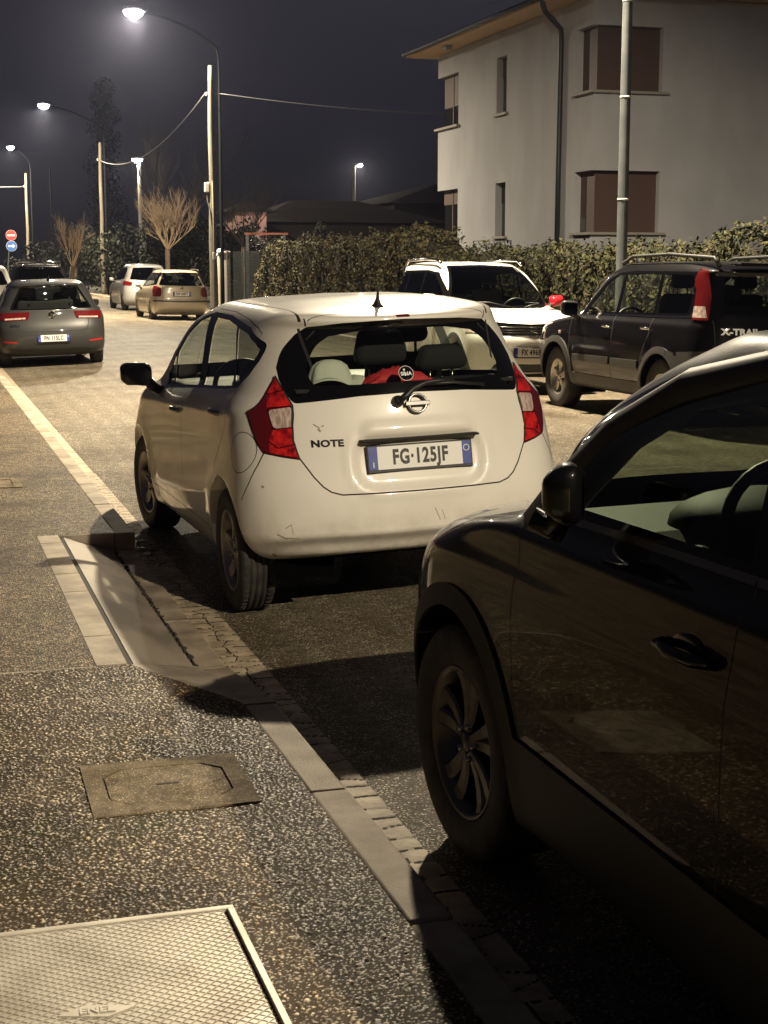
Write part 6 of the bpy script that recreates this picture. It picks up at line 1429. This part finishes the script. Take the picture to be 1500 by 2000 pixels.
def far_houses():
    def blk(name, x0, x1, y0, y1, h, rh, label, mw, mr, wins=()):
        E = empty(name, (x0, y0, 0)); tag(E, label, 'house')
        bm = bmesh.new(); box(bm, 0, x1 - x0, 0, y1 - y0, -.2, h); obj('wall', bm, mw, E)
        bm = bmesh.new(); o = .5; w_, l_ = x1 - x0, y1 - y0
        v = [bm.verts.new(p) for p in ((-o, -o, h + .005), (w_ + o, -o, h + .005), (w_ + o, l_ + o, h + .005), (-o, l_ + o, h + .005), (w_ * .3, l_ * .5, h + rh), (w_ * .7, l_ * .5, h + rh))]
        bm.faces.new(v[:4]); bm.faces.new((v[0], v[1], v[5], v[4])); bm.faces.new((v[1], v[2], v[5])); bm.faces.new((v[2], v[3], v[4], v[5])); bm.faces.new((v[3], v[0], v[4])); obj('roof', bm, mr, E)
        for (wx, wz) in wins:
            bm = bmesh.new(); box(bm, wx, wx + .9, -.03, .02, wz, wz + 1.2); obj('window', bm, M_shut, E)
        return E
    dk = mat('dark_render', (.030, .026, .024), .9); pk = mat('pink_render', (.55, .34, .30), .9)
    blk('house', 25.5, 44, 82, 96, 5.0, 1.7, 'long low dark house behind the ivy hedge, under the tiny far lamp', dk, M_tile, ((2, 2), (6, 2), (10, 2)))
    blk('house', 15.5, 24, 70, 80, 3.6, 1.2, 'low dark house standing behind the garden left of the grey house', dk, M_tile, ((1.5, 1.2), (5, 1.2)))
    E = blk('house', 13.35, 14.75, 66, 68.0, 3.9, .4, 'small pink-walled house glowing behind dark branches beside the utility pole', pk, M_tile)
    # its wall lamp
    L_ = empty('wall_lamp', (13.9, 65.7, 2.6)); tag(L_, 'small lamp lit below the branches on the pink house wall', 'wall lamp')
    bm = bmesh.new(); box(bm, -.16, .16, -.06, .06, -.14, .14, .03); obj('shade', bm, M_bulbs, L_)
    bm = bmesh.new(); box(bm, -.03, .03, .06, .32, -.03, .03); obj('bracket', bm, M_post, L_)
    ld = bpy.data.lights.new('wall_lamp_light', 'POINT'); ld.energy = 60; ld.color = (1, .72, .6); ld.shadow_soft_size = .1; lo = bpy.data.objects.new('wall_lamp_light', ld); C.objects.link(lo); lo.parent = L_; lo.location = (.2, -1.6, .3)
    E = empty('pergola', (12.4, 58.9, 0)); tag(E, 'low rust-red beam on posts behind the hedge, left of the grey house', 'pergola')
    bm = bmesh.new(); box(bm, -.1, 1.6, -.04, .04, 2.82, 2.90); obj('beam', bm, mat('rust_paint', (.22, .07, .04), .7), E)
    for x in (.0, 1.45):
        bm = bmesh.new(); box(bm, x - .05, x + .05, -.05, .05, 0, 2.82); obj('post', bm, M_post, E)
# ================================================================= plants
def leaf_mat(name, a, b): return mat(name, a, .75, col2=b, nscale=9, spec=.2)
M_lf = [leaf_mat('ivy_leaf', (.115, .112, .042), (.18, .165, .078)), leaf_mat('dry_leaf', (.18, .135, .075), (.11, .085, .048)), leaf_mat('dark_leaf', (.022, .026, .012), (.035, .037, .018))]
M_lf2 = [leaf_mat('hedge_leaf', (.050, .052, .020), (.08, .076, .034)), leaf_mat('hedge_dry_leaf', (.075, .060, .034), (.05, .040, .022)), leaf_mat('hedge_dark_leaf', (.017, .020, .010), (.028, .030, .015))]  # ivy leaf tones darkened in colour to offset the nearby lamp's light
M_bark = mat('bark', (.16, .115, .075), .9, col2=(.10, .07, .045), nscale=12, bump=.4, bscale=40)
M_dimbark = mat('dim_bark', (.022, .017, .013), .95)  # bark darkened in colour so these bare trees look unlit
M_twig = mat('bare_twig', (.36, .265, .175), .85)
M_darkleaf = [leaf_mat('evergreen_dark', (.006, .007, .004), (.010, .011, .006)), leaf_mat('evergreen_mid', (.011, .013, .007), (.016, .018, .009))]
def leaves(bm, rn, P, n, size, mats=3, wts=None, flat=.0):
    """n small bent leaves; P(rn) gives (point, outward normal)"""
    for _ in range(n):
        p, nn = P(rn); s = size * rn.uniform(.6, 1.35)
        nrm = Vector((nn[0] + rn.gauss(0, .55), nn[1] + rn.gauss(0, .55), nn[2] + rn.gauss(.1, .55))).normalized(); u = nrm.orthogonal().normalized(); u.rotate(Matrix.Rotation(rn.uniform(0, 6.28), 3, nrm)); v = nrm.cross(u)
        p = Vector(p); a, b, c, d = p - u * s, p + v * s * .55 + nrm * s * .12, p + u * s, p - v * s * .55 + nrm * s * .12
        f = bm.faces.new([bm.verts.new(q) for q in (a, b, c, d)]); f.material_index = rn.choices(range(mats), wts)[0] if wts else rn.randrange(mats)
def hedge(name, label, pts, hfun, th, n, seed, dry):
    """pts: two ends of the street face"""
    rn = random.Random(seed); a, b = Vector(pts[0]), Vector(pts[1]); d = (b - a); L = d.length; d.normalize(); nrm = Vector((-1, 0)) if abs(d.y) > .5 else Vector((0, -1))
    E = empty(name, (a.x, a.y, .1)); tag(E, label, 'hedge'); lm = M_lf if dry > .3 else M_lf2; o3 = lambda s, q, z: (d.x * s - nrm.x * q, d.y * s - nrm.y * q, z)
    lump = lambda s, z: .10 * math.sin(s * 2.1 + z * 1.7 + seed) + .08 * math.sin(s * 5.3 - z * 3.1) + .05 * math.sin(s * 11 + z * 7)
    def P(r):
        s = r.uniform(0, L); h = hfun(s / L) + .10 * math.sin(s * 3.3 + seed) + .06 * math.sin(s * 7.7)
        if r.random() < .72: z = h * r.random() ** .8; q = lump(s, z) + abs(r.gauss(0, .07)) - .05; return o3(s, q, z), (nrm.x, nrm.y, .15)
        q = r.uniform(0, th); z = h + lump(s, q * 3) * .6 + abs(r.gauss(0, .06)) - .03; return o3(s, q, z), (nrm.x * .3, nrm.y * .3, .9)
    bm = bmesh.new(); leaves(bm, rn, P, int(n * 1.6), .042, 3, (.5, dry, .38)); obj('foliage', bm, lm, E, recalc=False)
    bm = bmesh.new(); N = 40; prev = None                  # twiggy inside
    for k in range(N + 1):
        s = L * k / N; h = hfun(k / N) - .10; row = [bm.verts.new(o3(s, .14 + lump(s, 0) * .5, 0)), bm.verts.new(o3(s, .14 + lump(s, h) * .5, h)), bm.verts.new(o3(s, th, h)), bm.verts.new(o3(s, th, 0))]
        if prev:
            for i in range(3): bm.faces.new((prev[i], prev[i + 1], row[i + 1], row[i]))
        else: bm.faces.new(row)
        prev = row
    bm.faces.new(prev[::-1]); obj('branches', bm, mat('hedge_inside', (.022, .018, .010), .95), E)
def bare_tree(x, y, label, hf, spread, top, seed, nb=11, m=None, r0=.09, lean=0):
    rn = random.Random(seed); E = empty('bare_tree', (x, y, .1)); tag(E, label, 'tree')
    bm = bmesh.new(); tube(bm, [(lean * -.4, 0, -.2), (lean * -.2, .02, hf * .5), (0, 0, hf)], [r0 * 1.25, r0, r0 * 1.1], 9); obj('trunk', bm, M_bark, E, smooth=True)
    bm = bmesh.new()
    def br(p, d, L, r, dep):
        n = 5; pts = [p]; q = p.copy(); dd = d.copy()
        for k in range(n):
            dd = (dd + Vector((rn.gauss(0, .11), rn.gauss(0, .11), rn.gauss(.06, .07)))).normalized(); q = q + dd * (L / n); pts.append(q.copy())
        tube(bm, pts, [r * (1 - .13 * k) for k in range(n + 1)], 5 if dep < 2 else 3, cap=False)
        if dep < 3:
            for k in range(2, n + 1):
                for _ in range(rn.choice((1, 2)) if dep < 2 else rn.choice((1, 1, 2))):
                    e = (dd + Vector((rn.gauss(0, .45), rn.gauss(0, .45), rn.gauss(.15, .3)))).normalized(); br(pts[k], e, L * rn.uniform(.35, .6), r * .5, dep + 1)
    for k in range(nb):
        a = 2 * math.pi * k / nb + rn.uniform(-.2, .2); t = rn.uniform(.35, 1.05); d = Vector((math.cos(a) * t, math.sin(a) * t, rn.uniform(.75, 1.1))).normalized()
        br(Vector((0, 0, hf - rn.uniform(0, .1))), d, (top - hf) * rn.uniform(.55, .72), r0 * .38, 0)
    sc_ = spread
    for v in bm.verts: v.co.x *= sc_; v.co.y *= sc_
    obj('crown', bm, m or M_twig, E, smooth=True)
def leafy_tree(x, y, label, h, r, seed, n=2500, trunk=1.2, size=.10, tall=1.0, name='evergreen_tree', lm=None):
    rn = random.Random(seed); E = empty(name, (x, y, .1)); tag(E, label, 'tree')
    bm = bmesh.new(); tube(bm, [(0, 0, -.2), (.05, 0, trunk), (0, .05, h * .7)], [.16, .13, .05], 8); obj('trunk', bm, M_bark, E, smooth=True)
    cl = [(rn.gauss(0, r * .45), rn.gauss(0, r * .45), rn.uniform(trunk * .9, h * .93), r * rn.uniform(.3, .55)) for _ in range(16)]
    if tall > 1: cl = [(rn.gauss(0, r * .15), rn.gauss(0, r * .15), h * (k + .7) / 16, r * (1.05 - .75 * abs(k / 15 - .3))) for k in range(16)]
    def P(q):
        c = q.choice(cl); v = Vector((q.gauss(0, 1), q.gauss(0, 1), q.gauss(0, 1))).normalized(); rr = c[3] * q.random() ** .35
        return (c[0] + v.x * rr, c[1] + v.y * rr, max(.05, c[2] + v.z * rr)), v
    bm = bmesh.new(); leaves(bm, rn, P, n, size, 2); obj('crown', bm, lm or M_darkleaf, E, recalc=False)
def fence():
    a, b = Vector((9.78, 49.6, .1)), Vector((10.35, 38.5, .1)); E = empty('fence', a); tag(E, 'dark green mesh garden fence with slim posts, half covered by the ivy hedge', 'fence')
    d = b - a; L = d.length; d.normalize(); bm = bmesh.new()
    for k in range(46): box(bm, 0, .004, 0, L, .08 + k * .042, .08 + k * .042 + .034)
    ang = math.atan2(d.x, d.y)
    bmesh.ops.rotate(bm, verts=bm.verts, cent=(0, 0, 0), matrix=Matrix.Rotation(-ang, 3, 'Z')); obj('mesh_panel', bm, mat('fence_screen', (.008, .010, .009), .95, spec=.05), E)
    for k in range(6):
        bm = bmesh.new(); p = d * (L * k / 5); box(bm, p.x - .03, p.x + .01, p.y - .02, p.y + .02, 0, 2.05); obj('post', bm, M_post, E)
    E = empty('gate_pillar', (9.72, 50.0, .1)); tag(E, 'square dark masonry gate pillar at the far end of the mesh fence', 'pillar')
    bm = bmesh.new(); box(bm, -.17, .17, -.17, .17, -.2, 1.95, .01); obj('shaft', bm, M_sill, E); bm = bmesh.new(); box(bm, -.21, .21, -.21, .21, 1.951, 2.02, .015); obj('cap', bm, M_sill, E)
def plants():
    hA = lambda t: pchip([0, .1, .35, .7, .9, 1], [1.95, 2.08, 2.12, 2.12, 2.28, 1.7], np.array([t]))[0]
    hedge('ivy_hedge', 'tall ivy-covered hedge with brown patches behind the white hatchback roof', ((9.95, 45.6), (10.25, 29.9)), lambda t: float(hA(t)), .8, 15000, 3, .42)
    hB = lambda t: pchip([0, .3, .62, .8, .9, 1], [1.72, 1.78, 1.74, 1.92, 1.75, 1.45], np.array([t]))[0]
    hedge('garden_hedge', 'clipped green hedge in front of the grey house, behind the two right-hand cars', ((10.1, 29.6), (10.35, 15.5)), lambda t: float(hB(t)), .9, 14000, 8, .2)
    bare_tree(9.78, 61.8, 'bare pollarded tree with upright brown branches above the silver people carrier', 2.2, .92, 4.5, 5, 15)
    bare_tree(6.95, 71, 'small leaning bare tree beside the road beyond the grey hatchback roof', 1.5, .7, 3.6, 11, 6, r0=.10, lean=.6)
    bare_tree(12.9, 62, 'dark bare tree silhouetted against the pink house wall', 2.3, 1.0, 5.3, 17, 7, m=M_dimbark)
    bare_tree(11.5, 73, 'tall dim bare tree behind the pollarded tree', 2.6, 1.1, 8.5, 23, 7, m=M_dimbark, r0=.11)
    for i, (x, y, h, r, lb) in enumerate(((9.2, 93, 3.4, 2.2, 'dark evergreen bush between the first and second far utility poles'), (11.0, 86, 3.6, 2.4, 'dark evergreen tree behind the second utility pole'), (12.6, 80, 4.2, 2.6, 'broad dark evergreen tree behind the silver people carrier'), (12.2, 70, 3.4, 2.0, 'dark evergreen tree behind the beige estate car'), (13.4, 64.5, 3.0, 1.6, 'low dark evergreen left of the utility pole'), (7.6, 101, 2.6, 2.0, 'dark shrub beyond the grey hatchback roof'))): leafy_tree(x, y, lb, h, r, 40 + i, 4500)
    leafy_tree(13.4, 112, 'tall narrow dark cypress against the night sky', 14.0, 1.5, 60, 5000, 1.0, .13, 2.0, 'cypress_tree', [mat('cypress_leaf', (.0016, .0018, .0014), .95, spec=.0)] * 2)
    leafy_tree(13.88, 53.3, 'small pale conical conifer peeping over the ivy hedge', 2.95, .45, 61, 900, .3, .07, 2.0, 'conifer')
    leafy_tree(24, 62, 'dark garden tree behind the ivy hedge, left of the grey house', 4.6, 2.4, 62, 2600)
# ================================================================= two cars seen only over the grey hatchback's roof
def small_car(spec, P, m, label, rack=False):
    S = dict(spec); S['res'] = (20, 28, 22, 44); E = empty('parked_car'); pose(E, P); tag(E, label, 'car')
    sh = CarShell(S); wb = 2.5
    for y in (0, wb): sh.hole(circle((y, .33), .36, 20), lim=lambda c: abs(c.x) > .35)
    sh.cut(rpoly([(1.9, 1.12), (1.3, 1.48), (.8, 1.56), (-.1, 1.54), (-.2, 1.22), (.8, 1.14)]), 'side', 'window', M_priv)
    sh.cut(rpoly(sym([(0, 1.56), (.52, 1.54, .05), (.66, 1.18, .06), (0, 1.16)])), 'rear', 'rear_window', M_priv, both=False, lim=lambda c: c.y < .2)
    sh.cut([(.60, 1.08), (.83, 1.08), (.83, .85), (.64, .85)], 'rear', 'tail_light', M_redf, lim=lambda c: c.y < .1)
    sh.build(m, E, {'tail_light': .006}); wheels4(E, wb, .72, .32, .19, .2, 'six', M_rim, .36, .83, -.3, 2.8, .22)
    if rack:
        for y in (.2, 1.0):
            bm = bmesh.new(); tube(bm, [(-.6, y, 1.62), (-.58, y, 1.72), (.58, y, 1.72), (.6, y, 1.62)], .022, 6); obj('roof_bar', bm, M_chrome, E, smooth=True)
        bm = bmesh.new(); tube(bm, [(-.3, .1, 1.75), (-.3, 1.1, 1.75)], .03, 6); tube(bm, [(.2, .1, 1.75), (.2, 1.1, 1.75)], .03, 6); obj('bike_rail', bm, M_chrome, E, smooth=True)
ground(); gravel_relief(); covers()
#CALLS
build_note_E = build_note(); build_note_contents(build_note_E)
build_audi(); build_xtrail(); build_ignis(); build_golf(); build_skoda(); build_mpv()
small_car(IGNIS, (1.70, 41.2, 0, 0, R(-1.0)), M_ignis, 'white car at the left edge, parked ahead of the grey hatchback')
small_car(MPV, (3.45, 44.8, 0.05, 0, 0), M_black, 'dark car with a roof rack showing just over the grey hatchback roof', True)
lamps(); furniture(); house(); far_houses(); fence(); plants()

def haze():
    bm = bmesh.new(); box(bm, -125, 185, -65, 265, -1.6, 17.5); o = obj('haze', bm, []); tag(o, kind='stuff')
    m = bpy.data.materials.new('thin_mist'); m.use_nodes = True; t = m.node_tree
    for n in list(t.nodes): t.nodes.remove(n)
    out = t.nodes.new('ShaderNodeOutputMaterial'); v = t.nodes.new('ShaderNodeVolumePrincipled'); v.inputs['Color'].default_value = (.62, .68, 1.0, 1); v.inputs['Density'].default_value = .00032; v.inputs['Anisotropy'].default_value = .91
    t.links.new(v.outputs[0], out.inputs['Volume']); o.data.materials.append(m)
haze()
